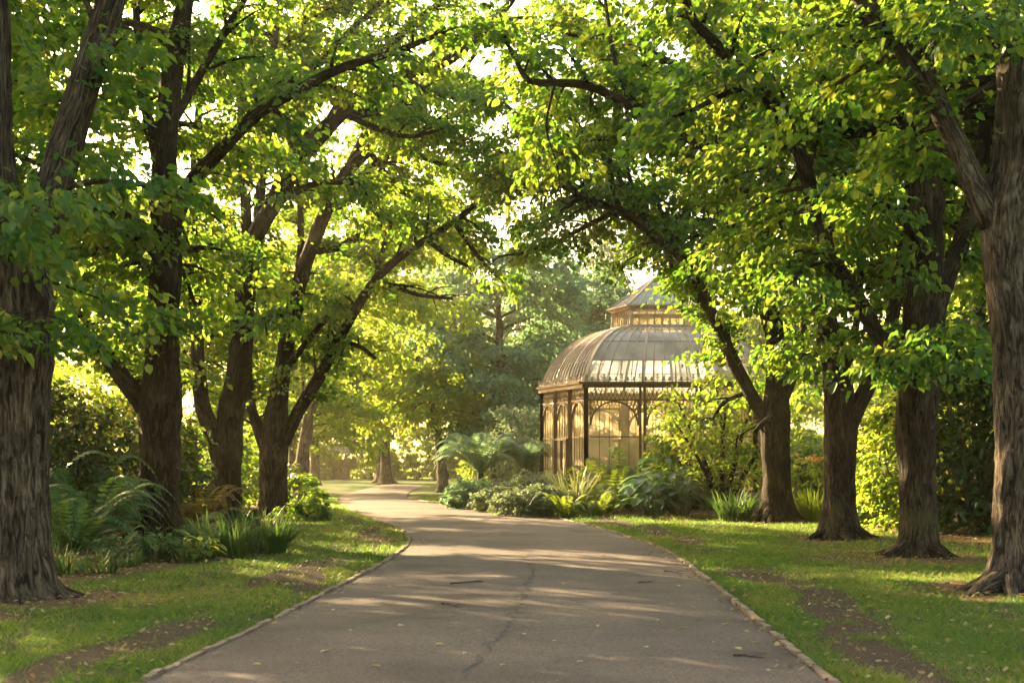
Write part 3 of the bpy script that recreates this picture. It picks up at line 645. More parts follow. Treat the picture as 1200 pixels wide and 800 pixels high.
stat.append(avenue_tree('dark tree splitting low into three stems, third from the camera on the right', 29,
 [(986,635,25),(985,600,22),(984,560,21),(984,520,22),(984,485,22),(982,450,18),(976,410,16),(970,375,13),(963,345,11),(972,270,9),(982,170,8.5),(988,80,7),(992,-20,5),(994,-120,4)],
 [[(992,505,13),(1004,478,12),(1016,455,11),(1030,425,10),(1042,390,9,.3),(1055,320,8,.6),(1063,230,6.5,.8),(1066,140,5,1)],
  [(974,400,9),(966,365,9),(955,330,8.5,-.2),(938,285,8,-.4),(905,250,7.5,-.6),(870,224,7,-.8),(836,190,6.5,-1),(800,156,6.5,-1.2),(770,138,6,-1.4),(740,124,6,-1.5),(690,101,5.5,-1.6),(650,97,5,-1.6),(620,95,4,-1.6),(602,66,3,-1.6),(588,38,2,-1.6)],
  [(985,450,6,.3),(1000,400,5,.8),(1008,330,4.5,1.2),(1005,240,4,1.5),(1010,120,3.5,1.7),(1018,60,3,1.8)],
  [(975,420,5,-.3),(955,415,4,-1),(935,420,2.5,-1.5)],
  [(836,190,4,-1),(845,130,3.5,-.5),(835,70,3,0),(838,10,2,.4)],
  [(740,124,4,-1.5),(720,70,3,-1),(712,20,2.5,-.7),(705,-30,2,-.5)],
  [(650,97,2,-1.6),(640,150,1.6,-1.8),(652,190,1.3,-1.9),(658,230,1,-2)],
  [(905,250,4,-.6),(890,300,3,-1),(880,340,2,-1.2)],
  [(870,224,6,-.8),(830,120,5,.4),(780,70,4,1.4),(720,50,3,2.4),(660,40,2,3)],[(770,138,4,-1.4),(720,160,3.5,0),(670,168,3,1),(620,182,2,2)],
  [(938,285,6,-.4),(900,180,5,.6),(870,90,4,1.2),(850,0,3,1.8)],[(955,330,5,-.2),(915,320,4,-1),(870,300,3,-1.8)]],1,7,nper=42,low=6.4,filler=20))
stat.append(avenue_tree('sunlit edged tree beside the shrub bed with a slender limb arching left', 36.5,
 [(912,616,22),(911,590,20),(910,550,19),(909,510,20),(908,485,20),(910,455,16),(911,420,14),(907,370,11),(902,310,9.5),(902,240,8),(906,160,7),(910,80,5.5),(912,0,4)],
 [[(901,505,11),(893,485,10),(878,458,9),(860,424,9),(845,390,8.5),(828,354,8),(812,322,7,-.2),(796,300,6.5,-.3),(762,272,6,-.5),(726,246,5.5,-.7),(682,230,4.8,-.9),(652,182,4,-1),(622,150,3,-1.1),(592,122,2,-1.1)],
  [(850,400,6,.2),(838,378,5.5,.5),(818,346,5,.8),(805,330,4.5,1),(790,310,4,1.2),(772,280,3,1.4)],
  [(905,400,7,0),(890,350,6,.3),(873,300,5.5,.5),(852,262,5,.7),(826,226,4.5,.9),(802,196,4,1.1),(780,150,3,1.2)],
  [(905,490,5,-.3),(895,495,4,-1),(885,505,2.5,-1.5)],
  [(918,470,7,.1),(930,440,6,.3),(940,400,5,.5),(945,340,4,.7),(950,260,3,.9)],
  [(726,246,4,-.7),(715,200,3,-.4),(720,160,2,-.2)],
  [(682,230,3,-.9),(660,246,2.4,-1.2),(636,262,1.6,-1.4),(612,266,1.1,-1.5)],
  [(640,165,2.5,-1),(645,130,2,-.6),(638,100,1.6,-.4)],
  [(902,310,7),(850,210,6,1),(790,120,5,2),(730,70,4,3),(670,20,3,4)],[(762,272,4,-.5),(720,200,3.5,1),(680,150,3,2),(640,110,2,2.5)],
  [(878,458,4,0),(850,470,3,.5),(835,490,2,.9)],
  [(726,246,4,-.7),(692,262,3,-.4),(655,282,2.4,0),(612,296,1.6,.4),(585,300,1.2,.8)],[(682,230,3.5,-.9),(650,216,2.6,0),(608,216,2,.8),(565,204,1.5,1.6)],
  [(652,182,3,-1),(610,186,2.2,.6),(566,168,1.6,1.8)],
  [(762,272,3,-.5),(742,220,2.6,.8),(730,180,2,1.6),(712,150,1.5,2)],[(796,300,4,-.3),(775,250,3,1),(765,200,2.2,2)]],1,8,nper=38,low=6.4,filler=18))

# ------------------------------------------------------------------ other trees
def park_tree(label, loc, H, CR, low, seed, mat, leafL, nper, n_limb, bark, group=None, r0=.32, lean=0, name='park_tree', zsq=1.0):
    """a whole broadleaf: tapered trunk, scaffold limbs, crown of leaf sprays"""
    rg=np.random.default_rng(seed); n=20; u=np.linspace(0,1,n)
    P=np.c_[lean*u**1.5+.25*np.sin(u*4+seed)*u, .25*np.cos(u*5+seed)*u, -.1+u*(H*.88)]
    rad=r0*(1-u*.88)
    root=empty(name,loc,label,'tree',group)
    mb=MB(); tube(mb,catmull(P,.25),np.interp(np.linspace(0,1,len(catmull(P,.25))),u,rad),16,.15,seed,True,.015); mb.build('trunk',M[bark],root)
    mbl=MB(); C=[];Dd=[]
    for k in range(n_limb):
        h=rg.uniform(low,H*.86); i=min(np.searchsorted(P[:,2],h),n-1); a=k*2.4+rg.uniform(-.5,.5); v=np.array([math.cos(a),math.sin(a),0])
        f=(h-low)/(H-low); L=CR*rg.uniform(.7,1.1)*(1-.75*max(f-.25,0)**1.3)*(.75+.5*min(f*3,.5))
        e=rg.uniform(.2,.7)*zsq; uu=np.linspace(0,1,9)[:,None]
        P_=P[i]+v*L*uu+np.array([0,0,1.])*L*(e*uu-.4*uu**2.2)
        tube(mbl,P_,np.linspace(min(rad[i]*.5,.1),.015,9),6)
        br,c_,d_=make_branches(P_,np.linspace(.06,.02,9),rg,.55,.9,2.2,.25,0)
        for bp,brr in br[::2]: tube(mbl,bp,brr,4)
        C+=c_; Dd+=d_
    mbl.build('limb',M[bark],root)
    C=np.array(C);Dd=np.array(Dd);Dd[:,2]=np.clip(Dd[:,2],-.6,.3)
    mb=MB(); spray_leaves(mb,C,Dd,rg.uniform(.5,.9,len(C)),nper,leafL,leafL*.75,rg); mb.build('crown',M[mat],root)
    stat.append((root,len(C)*nper)); return root

gL='trees crowding behind the left row'
sideA=park_tree('leafy tree filling the gap behind the nearest left trunk',(-11.5,25,0),16,5.2,3.0,21,'leaf',.19,20,30,'bark',None,.3)
sideB=park_tree('leafy tree standing behind the fern bank left of the path',(-13.8,30.5,0),16.5,5.0,2.4,22,'leaf_gold_sunlit',.21,20,32,'bark',None,.3)
copy_thing(sideA,(-13.2,20.0,0),2.2,1.0,'added shade tree just left of the nearest left trunk, mostly out of the picture')  # added beyond the frame to shade the foreground
copy_thing(sideA,(-9.4,19.3,0),1.1,.72,'smaller added shade tree hanging its boughs just behind the nearest left trunk')  # added to keep sun stripes off the near path
copy_thing(sideA,(-15.5,24.5,0),3.7,1.05,'added shade tree left of the fern bank, outside the picture but for its boughs')  # another unseen tree added to block low sun on the foreground
copy_thing(sideA,(-21,40,0),4.1,.8,'leafy tree deep behind the left bed')
copy_thing(sideA,(11.5,29,0),.9,.95,'leafy tree behind the second right trunk')
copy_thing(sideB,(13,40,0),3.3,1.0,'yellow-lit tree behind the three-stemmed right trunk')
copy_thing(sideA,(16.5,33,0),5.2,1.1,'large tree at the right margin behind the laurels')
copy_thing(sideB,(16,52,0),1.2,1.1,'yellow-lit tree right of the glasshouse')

# far trees
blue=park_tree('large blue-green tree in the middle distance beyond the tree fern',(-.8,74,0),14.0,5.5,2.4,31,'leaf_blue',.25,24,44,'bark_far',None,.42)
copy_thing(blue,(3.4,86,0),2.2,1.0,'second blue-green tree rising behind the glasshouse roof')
gold=park_tree('slender leaning tree with sunlit golden leaves beside the blue-green tree',(-3.5,72,0),8.0,2.6,3.4,32,'leaf_gold_sunlit',.24,22,20,'bark_far',None,.3,-1.1)
far=park_tree('tall bright tree arching over the far bend of the path',(-12.5,90,0),13,5.5,2.6,33,'leaf_gold_sunlit',.25,14,34,'bark_far',None,.34)
row=park_tree('big backlit tree continuing the left row past the pale post',(-11.5,45,0),10.5,5.0,3.4,35,'leaf_gold_sunlit',.22,18,38,'bark_far',None,.42)
park_tree('golden sunlit tree leaning in from the left over the far bend',(-9.0,60,0),14.5,5.2,6.2,36,'leaf_gold_sunlit',.19,22,40,'bark_far',None,.3,3.2)
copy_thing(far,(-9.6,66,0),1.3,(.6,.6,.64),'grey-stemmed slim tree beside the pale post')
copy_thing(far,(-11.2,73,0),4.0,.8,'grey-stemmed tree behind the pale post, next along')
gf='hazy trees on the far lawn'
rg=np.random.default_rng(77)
tall=park_tree('thick-trunked tall tree standing alone on the far lawn',(-9.6,106,0),19,7.5,6.5,34,'leaf_gold_sunlit',.34,15,40,'bark_far',None,.62)
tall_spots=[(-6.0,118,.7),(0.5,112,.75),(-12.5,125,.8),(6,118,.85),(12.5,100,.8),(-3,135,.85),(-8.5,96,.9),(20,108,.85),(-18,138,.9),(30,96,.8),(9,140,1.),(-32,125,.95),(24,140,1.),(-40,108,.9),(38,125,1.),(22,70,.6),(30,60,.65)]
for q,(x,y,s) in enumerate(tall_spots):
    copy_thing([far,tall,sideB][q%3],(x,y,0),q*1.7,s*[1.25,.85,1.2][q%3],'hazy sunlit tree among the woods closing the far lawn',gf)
def conifer(label,loc,H,r,seed):
    rg=np.random.default_rng(seed); root=empty('conifer_tree',loc,label,'tree'); mb=MB()
    tube(mb,np.array([[0,0,-.1],[.1,0,H*.5],[0,.1,H*.98]]),np.array([.4,.25,.04]),12,.1,seed); mb.build('trunk',M['bark_far'],root)
    C=[];D=[]
    for h in np.arange(H*.16,H*.99,.42):
        rr=r*(1-h/H)**.75*rg.uniform(.75,1.1); n=max(4,int(rr*4.5))
        for a in rg.uniform(0,6.28,n):
            for q in np.arange(.3,1.01,.5/max(rr,.6)):
                C.append([math.cos(a)*rr*q,math.sin(a)*rr*q,h-.18*rr*q]); D.append([math.cos(a),math.sin(a),-.25])
    mb=MB(); C=np.array(C); spray_leaves(mb,C,np.array(D),rg.uniform(.5,.8,len(C)),14,.34,.09,rg); mb.build('crown',M['leaf_grey'],root); return root
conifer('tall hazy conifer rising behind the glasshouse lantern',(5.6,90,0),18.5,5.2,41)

# ------------------------------------------------------------------ shrubs and bedding
def shrub(label, loc, rx_, ry_, h, seed, mat, L, n, cat='shrub', name='shrub', stems=5, wr=.72, group=None, gap=.25):
    rg=np.random.default_rng(seed); root=empty(name,loc,label,cat,group)
    mb=MB(); tips=[]
    for k in range(stems):
        a=k*6.28/stems+rg.uniform(-.4,.4); e=np.array([math.cos(a)*rx_*.6,math.sin(a)*ry_*.6,h*rg.uniform(.55,.85)])
        P=catmull(np.array([[.04*math.cos(a),.04*math.sin(a),-.05],e*[.4,.4,.5],e]),.15); tube(mb,P,np.linspace(.035*h**.5,.008,len(P)),5,.1,k)
    mb.build('stem',M['bark_far'],root)
    m_=max(8,int(n*1.7/26)); C=[]
    # clumps on the shell and inside, leaving uneven gaps
    th=rg.uniform(0,6.28,m_); cz=rg.uniform(-.78,1,m_); rr=rg.uniform(.5,1.0,m_)**.7
    lump=.8+.45*fbm(np.cos(th)*1.7+5,np.sin(th)*1.7+cz*2,seed)
    s_=np.sqrt(np.clip(1-cz**2,0,1))
    C=np.c_[np.cos(th)*s_*rx_*rr*lump,np.sin(th)*s_*ry_*rr*lump,h*(.42+.55*cz*rr*lump)]
    C[:,2]=np.maximum(C[:,2],.12)+rg.uniform(0,.1,m_)
    D=np.c_[np.cos(th),np.sin(th),np.maximum(cz,0)*.7]
    mb=MB(); spray_leaves(mb,C,D,rg.uniform(.18,.34,m_)*max(.6,(rx_+h)/2.6),26,L,L*wr,rg); mb.build('foliage',M[mat],root)
    return root
def fern(label, loc, n, L, seed, mat, rise=.8, trunk=0, name='fern', group=None, wid=.16, face=None, pin=26):
    rg=np.random.default_rng(seed); root=empty(name,loc,label,'fern',group); mb=MB()
    if trunk:
        tb=MB(); tube(tb,np.array([[0,0,-.05],[.04,0,trunk*.5],[0,0,trunk]]),np.array([.16,.13,.11]),12,.25,seed); tb.build('trunk',M['bark_far'],root)
    for k in range(n):
        a=k*2.4+rg.uniform(-.3,.3); l=L*rg.uniform(.7,1.1); e=rise*rg.uniform(.6,1.3)
        v=np.array([math.cos(a),math.sin(a),0]); u=np.linspace(0,1,pin); sv=np.array([-v[1],v[0],0])
        P=np.outer(u,v)*l*.92+np.outer(np.sin(u*1.8)*e*.72*l-u**2.4*l*.6*e**.5,[0,0,1.])+np.outer(u**2,sv)*l*rg.normal(0,.12)+[0,0,trunk]
        tube(mb,P[::3],np.linspace(.012,.003,len(P[::3])),4)
        T=nrm(np.gradient(P,axis=0)); wl_=wid*L*np.sin(np.clip(u*1.08+.06,0,1)*np.pi)**.75+.01
        for sg in (-1,1):
            A=sv*sg*.95+T*.45; A[:,2]-=.28
            N=np.cross(T,sv); 
            rn=np.clip(rg.uniform(0,.5)+rg.uniform(0,.5,pin),0,1)
            quads(mb,P,A,T,wl_*rg.uniform(.85,1.1,pin),np.full(pin,l/pin*1.25),rn)
    mb.build('frond',M[mat],root); return root
def strap(label, loc, n, L, seed, mat, w=.03, spread=.5, r=.15, cat='plant', name='strap_leaf_plant', group=None, stiff=.5):
    rg=np.random.default_rng(seed); mb=MB()
    for k in range(n):
        a=rg.uniform(0,6.28); l=L*rg.uniform(.6,1.15); q=rg.uniform(0,1)**.5*r; b0=np.array([math.cos(a+1)*q,math.sin(a+1)*q,0])
        v=np.array([math.cos(a),math.sin(a),0]); o=spread*rg.uniform(.3,1.3); u=np.linspace(0,1,7)
        P=b0+np.outer(u*o*l+u**2*o*l*.35,v)+np.outer(l*(u-(1-stiff)*u**2.4*.75*min(1,o*1.6)),[0,0,1.])
        S=np.array([-v[1],v[0],0])*w*.5; ww=np.interp(u,[0,.35,.8,1],[.7,1,.7,.05])[:,None]
        V=np.stack([P-S*ww,P+S*ww],1).reshape(-1,3); i=np.arange(6)*2
        mb.add(V,np.stack([i,i+1,i+3,i+2],-1),rnd=rg.uniform(0,1))
    o=mb.build(name,M[mat],loc=loc); return tag(o,label,cat,group)
def bigleaf(label, loc, n, h, L, seed, mat, r=.5, cat='plant', name='broad_leaf_plant', group=None, wr=.6):
    """leafy plant: stalks with broad leaves (each big leaf a strip of quads with a midrib fold)"""
    rg=np.random.default_rng(seed); root=empty(name,loc,label,cat,group); ms=MB(); mb=MB()
    for k in range(n):
        a=rg.uniform(0,6.28); q=r*rg.uniform(.1,1)**.6; hh=h*rg.uniform(.45,1.1)*(1-.35*q/r); b0=np.array([math.cos(a)*q*.35,math.sin(a)*q*.35,-.03]); e=np.array([math.cos(a)*q,math.sin(a)*q,hh])
        P=catmull(np.array([b0,(b0+e)/2+[0,0,.1*hh],e]),.12); tube(ms,P,np.linspace(.012,.006,len(P)),4)
        v=np.array([math.cos(a+rg.normal(0,.5)),math.sin(a+rg.normal(0,.5)),0]); S=np.array([-v[1],v[0],0]); l=L*rg.uniform(.6,1.15); u=np.linspace(0,1,8)
        mid=e+np.outer(u*l,v)+np.outer(l*(.18*u-.62*u**2),[0,0,1.]); ww=(l*wr*.5*np.sin(np.clip(u*.93+.07,0,1)*np.pi)**.7*(1+.10*np.cos(u*40)))[:,None]
        V=np.stack([mid-S*ww+[0,0,.08*l],mid,mid+S*ww+[0,0,.08*l]],1).reshape(-1,3); i=np.arange(7)[:,None]*3; j=np.arange(2)[None]
        mb.add(V,np.stack([i+j,i+j+1,i+3+j+1,i+3+j],-1).reshape(-1,4),rnd=rg.uniform(0,1))
    ms.build('stem',M[mat],root); mb.build('foliage',M[mat],root); return root

def at(px,py): # ground point under a photo pixel
    d=EYE*F/(py-540); q=W(px,py,d); return (q[0],q[1],0.0)
# left bed
fern('large arching fern right beside the nearest left trunk',at(84,652),26,1.8,51,'fern',1.0)
fern('large dark fern in the middle of the left fern bank',at(104,645),26,1.8,52,'fern',1.15)
fern('tall fern at the back of the left bank against the second trunk',at(112,633),24,1.9,53,'fern',1.25)
fern('upright fern behind the bank near the nearest left trunk',at(74,637),24,2.2,54,'fern',1.25)
fern('rusty brown fern low in front of the green left ferns',at(86,668),9,.75,55,'rust',.7)
fern('bronze sunlit fern between the second and third left trunks',at(232,622),18,1.7,56,'rust',1.1)
fern('green-gold fern under the bronze fern between left trunks',at(222,630),14,1.1,57,'fern_lit',.9)
fern('dark fern close to the left picture margin behind the nearest trunk',at(20,640),22,2.4,58,'fern',1.2)
strap('dark strappy clump spreading at the foot of the double-forked tree',at(262,655),230,.95,61,'strap',.026,.55,.38,stiff=.3)
strap('dark strappy clump nearest the path edge on the left bed',at(303,650),260,1.0,62,'strap',.026,.6,.42,stiff=.3)
strap('blue-green iris clump right beside the nearest left trunk',at(66,678),70,.55,63,'strap',.034,.45,.22,stiff=.45)
strap('low strappy clump at the front corner of the left bed',at(110,676),90,.5,64,'strap',.03,.6,.3,stiff=.3)
strap('low strappy clump in front of the leafy plants, left bed',at(140,668),80,.42,65,'strap',.028,.6,.3,stiff=.3)
bigleaf('leafy low plant with pale tips before the second left trunk',at(182,662),60,.62,.2,71,'fern',.5)
bigleaf('leafy low plant spreading at the bed front, left of the second trunk',at(150,660),55,.55,.19,72,'fern',.5)
bigleaf('bright leafy plant at the bed edge right of the second left trunk',at(222,662),50,.5,.19,73,'fern_lit',.45)
shrub('light green bush beside the foot of the low-limbed left tree',at(352,612),0.7,.6,.55,81,'leaf',.10,1100)
shrub('dark leafy bush behind the low-limbed left tree',at(345,598),.9,.9,1.1,82,'leaf',.12,1500)
shrub('green bush behind the fern bank, under the nearest left tree\'s fork',(-10.2,29,0),2.0,1.8,3.4,83,'leaf_dark',.14,5200)
shrub('dark bush in the gap left of the second trunk',(-9.3,33.5,0),1.9,1.8,3.0,84,'leaf_dark',.14,4800)
shrub('sun-flecked bush far behind the fern bank',(-12.2,39,0),2.4,2.2,4.2,85,'leaf_gold_sunlit',.15,5200)
shrub('bush behind the gap between second and third left trunks',(-10.2,46,0),1.9,1.9,3.2,86,'leaf',.15,3800)
shrub('dark bush at the picture\'s left margin',(-13.5,32,0),2.2,2.0,4.0,87,'leaf_dark',.15,5000)
shrub('low dark bush lining the far left lawn',(-9.6,57,0),1.3,1.3,1.6,88,'leaf_dark',.16,1500)
# glasshouse bed
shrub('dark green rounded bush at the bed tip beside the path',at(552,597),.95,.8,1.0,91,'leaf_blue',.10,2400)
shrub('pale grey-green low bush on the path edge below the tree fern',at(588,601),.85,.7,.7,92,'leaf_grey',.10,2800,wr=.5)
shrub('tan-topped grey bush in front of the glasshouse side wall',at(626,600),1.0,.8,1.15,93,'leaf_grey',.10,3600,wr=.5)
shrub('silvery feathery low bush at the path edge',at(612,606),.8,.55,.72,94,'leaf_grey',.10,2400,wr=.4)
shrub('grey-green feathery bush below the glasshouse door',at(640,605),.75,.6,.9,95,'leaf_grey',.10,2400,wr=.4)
shrub('tall rounded olive bush rising left of the glasshouse',W(617,592,58)*[1,1,0],1.35,1.3,4.1,96,'leaf_grey',.13,4000)
fern('spreading pale tree fern above the bushes left of the glasshouse',(-1.15,51.3,0),30,2.2,97,'fern_tree',1.15,1.15,'tree_fern',None,.2,None,34)
fern('second tree fern close to the glasshouse corner',(.5,52.3,0),26,1.9,98,'fern_tree',1.15,1.25,'tree_fern',None,.2,None,34)
strap('spiky tan flax clump before the glasshouse corner post',at(672,604),110,1.45,101,'flax',.04,.55,.25,stiff=.75,name='flax_plant')
fern('yellow-green fern at the bed front beside the flax',at(662,607),18,1.2,102,'fern_lit',1.1)
fern('bright green arching fern under the arched window',at(716,602),26,2.0,103,'fern_lit',1.35)
fern('tall bright fern behind the silver-leaved plant',at(738,600),24,2.0,104,'fern_lit',1.5)
fern('low bright fern at the lawn edge before the arched window',at(700,606),20,1.3,105,'fern_lit',1.1)
fern('golden sunlit fern close under the glasshouse wall',at(706,599),18,1.9,106,'fern_lit',1.25)
shrub('yellow flowering bush under the arched window',at(700,597),.7,.6,1.5,107,'leaf_gold_sunlit',.1,1500)
bigleaf('big silver-green leaved plant at the lawn edge in the glasshouse bed',at(765,606),46,1.35,.6,108,'leaf_blue',.75)
bigleaf('big dark green leaved plant at the right end of the glasshouse bed',at(797,606),44,1.3,.55,109,'leaf_dark',.75)
bigleaf('leafy dark plant behind the silver-leaved one',at(780,601),44,1.8,.5,110,'leaf_blue',.8)
shrub('green bush at the right window of the glasshouse',at(815,599),1.25,1.0,3.5,111,'leaf',.12,4200)
# small many-stemmed tree
def small_tree(label,loc,seed):
    rg=np.random.default_rng(seed); root=empty('small_tree',loc,label,'tree'); C=[];D=[]
    for k,(a,ln,l) in enumerate(((.1,.9,3.6),(2.9,1.3,3.3),(1.7,.6,3.9),(4.5,.9,3.2),(-.5,1.6,2.8),(3.6,1.5,2.6),(5.2,.8,2.4))):
        v=np.array([math.cos(a),math.sin(a),0]); u=np.linspace(0,1,9)
        P=np.outer(u**1.2*ln,v)+np.outer(u*l,[0,0,1.])+np.outer(np.sin(u*5+k)*.1*u,[-v[1],v[0],0])+[0,0,-.05]
        mb=MB(); tube(mb,P,np.linspace(.1,.025,9),8,.12,k+seed)
        br,c_,d_=make_branches(P,np.linspace(.06,.02,9),rg,.3,.6,1.3,.35)
        for bp,brr in br: tube(mb,bp,brr,4)
        mb.build('limb',M['bark'],root); C+=c_; D+=d_
    mb=MB(); C=np.array(C); spray_leaves(mb,C,np.array(D),rg.uniform(.4,.65,len(C)),30,.12,.08,rg); mb.build('crown',M['leaf_gold_sunlit'],root); return root
small_tree('small many-stemmed tree with yellow-green leaves between glasshouse and sunlit trunk',at(848,605),121)
strap('fresh green grassy clump left of the sunlit trunk',at(862,612),200,.95,122,'strap',.035,.45,.4,stiff=.5)
strap('bright green clump between the fourth and third right trunks',at(944,612),150,1.0,123,'fern_lit',.05,.4,.4,stiff=.6)
o=shrub('orange-flowered green bush between the third and fourth right trunks',at(952,604),.8,.7,1.7,124,'leaf_gold_sunlit',.12,1400)
rg=np.random.default_rng(9); mb=MB(); C=rg.normal(0,.3,(70,3))*[1,1,.25]+[.1,-.2,1.62]; leaves(mb,C,rg.normal(0,1,(70,3)),rg.normal(0,.4,(70,3))+[0,0,1],.11,.09,rg.uniform(0,1,70)); mb.build('flower',M['flower'],o)
shrub('yellow-lit bush behind the three-stemmed right tree',(9.2,35,0),1.3,1.3,2.6,125,'leaf_gold_sunlit',.13,3000)
shrub('tall yellow-lit bush between the second and third right trunks',(8.7,31.5,0),1.0,1.1,3.0,126,'leaf_gold_sunlit',.13,2800)
shrub('dark laurel bush right of the second right trunk',(10.2,31,0),1.6,1.5,4.6,127,'leaf_dark',.16,5200)
shrub('dark laurel bush behind the nearest right trunk',(11.9,30,0),1.7,1.6,4.8,128,'leaf_dark',.16,5200)
shrub('dark bush deep behind the laurels',(12.5,36,0),2.4,2.0,5.5,129,'leaf_dark',.17,5000)
shrub('low bush behind the sunlit trunk',(9.6,44,0),1.6,1.4,2.2,130,'leaf',.15,2500)

# ------------------------------------------------------------------ glasshouse
def glasshouse():
    gx0,gy0=5.35,52.0
    root=empty('glasshouse',(gx0,gy0,0),'domed Victorian glasshouse with bronze frame, arched windows and a roof lantern','glasshouse')
    base=np.array([(-2.85,-4),(2.85,-4),(4.25,0),(2.85,4),(-2.85,4),(-4.25,0)])
    def ring(s,z): return np.c_[base*s,np.full(6,z)]
    ZP,ZE=.55,4.08; ZL0,ZL1,ZT=6.35,7.05,8.25; SL=.39
    def ply(mb,poly):
        V=np.array(poly); 
        if len(V)==4: mb.add(V,[[0,1,2,3]])
        else: mb.add(V,None,[[0,1,2]])
    pl=MB(); A=ring(1.01,-.05); B=ring(1.01,ZP)
    for k in range(6):
        a,b=k,(k+1)%6; c_=(A[a]+A[b])/2; d=A[b]-A[a]
        box(pl,[c_[0],c_[1],ZP/2-.03],[np.linalg.norm(d)+.1,.22,ZP+.06],math.atan2(d[1],d[0]))
    pl.build('plinth',M['brick'],root,False)
    bays={0:3,1:3,2:3,3:3,4:3,5:3}
    for k in range(6):
        a=np.array([*base[k],0]); b=np.array([*base[(k+1)%6],0]); t=(b-a)/np.linalg.norm(b-a); nrm_=np.array([t[1],-t[0],0]); Lf=np.linalg.norm(b-a); nb=bays[k]; w=Lf/nb
        fr=MB(); gl=MB(); lt=MB(); br=MB()
        up=np.array([0,0,1.])
        for q in range(nb+1):
            p_=a+t*w*q
            if q==0 or q==nb:
                bar(fr,p_+up*ZP,p_+up*ZE,.15)
            else:
                for s in (-.075,.075): bar(fr,p_+t*s+nrm_*.02+up*ZP,p_+t*s+nrm_*.02+up*ZE,.085)
        bar(fr,a+up*(ZE+.06)+nrm_*.03,b+up*(ZE+.06)+nrm_*.03,.22,.13); bar(fr,a+up*(ZE+.16)+nrm_*.1,b+up*(ZE+.16)+nrm_*.1,.3,.06)
        bar(fr,a+up*(ZE-.42),b+up*(ZE-.42),.07,.06)
        bar(fr,a+up*(ZP+.03),b+up*(ZP+.03),.16,.08)
        door=(k==5)
        for q in range(nb):
            x0=w*q+.12; x1=w*(q+1)-.12; wc=(x0+x1)/2; hw=(x1-x0)/2; zs=ZE-.45-hw; 
            # arch
            th=np.linspace(0,np.pi,19); pa=[a+t*(wc+math.cos(e)*hw*.97)+up*(zs+math.sin(e)*hw*.97) for e in th]
            for i in range(18): bar(fr,pa[i],pa[i+1],.07,.055)
            # vertical glazing bars
            for i in range(1,5):
                x=x0+(x1-x0)*i/5; zt=zs+math.sqrt(max(hw**2-(x-wc)**2,0))*.95
                if door and q==1 and 1<=i<=4: 
                    bar(br,a+t*x+up*2.35,a+t*x+up*zt,.03); continue
                bar(br,a+t*x+up*ZP,a+t*x+up*zt,.022)
            bar(br,a+t*x0+up*2.42+nrm_*.004,a+t*x1+up*2.42+nrm_*.004,.045)
            if not (door and q==1): bar(br,a+t*x0+up*1.3+nrm_*.004,a+t*x1+up*1.3+nrm_*.004,.04)
            # lattice in the spandrels and in the frieze
            for i in range(int((x1-x0)/.14)):
                x=x0+.02+i*.14
                for sgn in (1,-1):
                    z0,z1=ZE-.4,ZE-.03
                    bar(lt,a+t*(x if sgn>0 else x+.14)+up*z0+nrm_*(.01*sgn),a+t*(x+.14 if sgn>0 else x)+up*z1+nrm_*(.01*sgn),.022)
            for sgn in (-1,1):
                for i in range(7):
                    f=i/7; e=f*1.1+.12; pz=a+t*(wc+sgn*math.cos(e)*hw)+up*(zs+math.sin(e)*hw); 
                    tgt=a+t*(wc+sgn*hw)+up*min(ZE-.45,pz[2]+ (hw-math.cos(e)*hw)*1.2+.02)
                    if np.linalg.norm(tgt-pz)>.06: bar(lt,pz,tgt,.022)
                    tg2=a+t*(wc+sgn*min(hw,math.cos(e)*hw+.35*(ZE-.45-pz[2])))+up*(ZE-.45)
                    if ZE-.45-pz[2]>.08: bar(lt,pz+nrm_*.012,tg2+nrm_*.012,.02)
        ply(gl,[a+up*ZP-nrm_*.02,b+up*ZP-nrm_*.02,b+up*ZE-nrm_*.02,a+up*ZE-nrm_*.02])
        wl_=fr.build('wall_frame',M['iron'],root,False); br.build('glazing_bar',M['iron'],wl_,False); lt.build('lattice',M['iron'],wl_,False)
        gl.build('glazing',M['glass'],wl_,False)
        if door:
            x0=w*1+.14; x1=w*2-.14
            dm=MB()
            for x in (x0,(x0+x1)/2,x1): bar(dm,a+t*x+nrm_*.07+up*.02,a+t*x+nrm_*.07+up*2.38,.1,.09)
            for z in (.12,1.0,2.36): bar(dm,a+t*x0+nrm_*.075+up*z,a+t*x1+nrm_*.075+up*z,.09,.07)
            dr=dm.build('door',M['iron'],root,False)
            hm=MB(); box(hm,a+t*((x0+x1)/2+.1)+nrm_*.15+up*1.05,[.04,.04,.16]); hm.build('handle',M['iron_pale'],dr,False)
        # cresting along the eave
        cr=MB(); 
        for i in range(int(Lf/.2)+1):
            p_=a+t*min(.2*i,Lf)+up*(ZE+.19)+nrm_*.12; h=.22 if i%3==0 else .14
            bar(cr,p_,p_+up*h,.022); box(cr,p_+up*(h*.62),[.10,.02,.05],math.atan2(t[1],t[0])); box(cr,p_+up*h,[.045,.045,.06],.78)
        bar(cr,a+up*(ZE+.24)+nrm_*.12,b+up*(ZE+.24)+nrm_*.12,.025)
        cr.build('cresting',M['iron_pale'],root,False)
        # curved roof face
        f=np.linspace(0,np.pi/2,13); S=SL+(1-SL)*(1-(1-np.cos(f))**.85); S[-1]=SL; Zr=(ZE+.18)+(ZL0-ZE-.18)*np.sin(f)**1.05
        # flatten into a slope near the lantern
        rg_=MB(); ribs=MB(); nbar=5*nb
        a2,b2=base[k],base[(k+1)%6]
        def rp(i,s): q=(a2*(1-s)+b2*s)*S[i]; return np.array([q[0],q[1],Zr[i]])
        for i in range(12):
            ply(rg_,[rp(i,0),rp(i,1),rp(i+1,1),rp(i+1,0)])
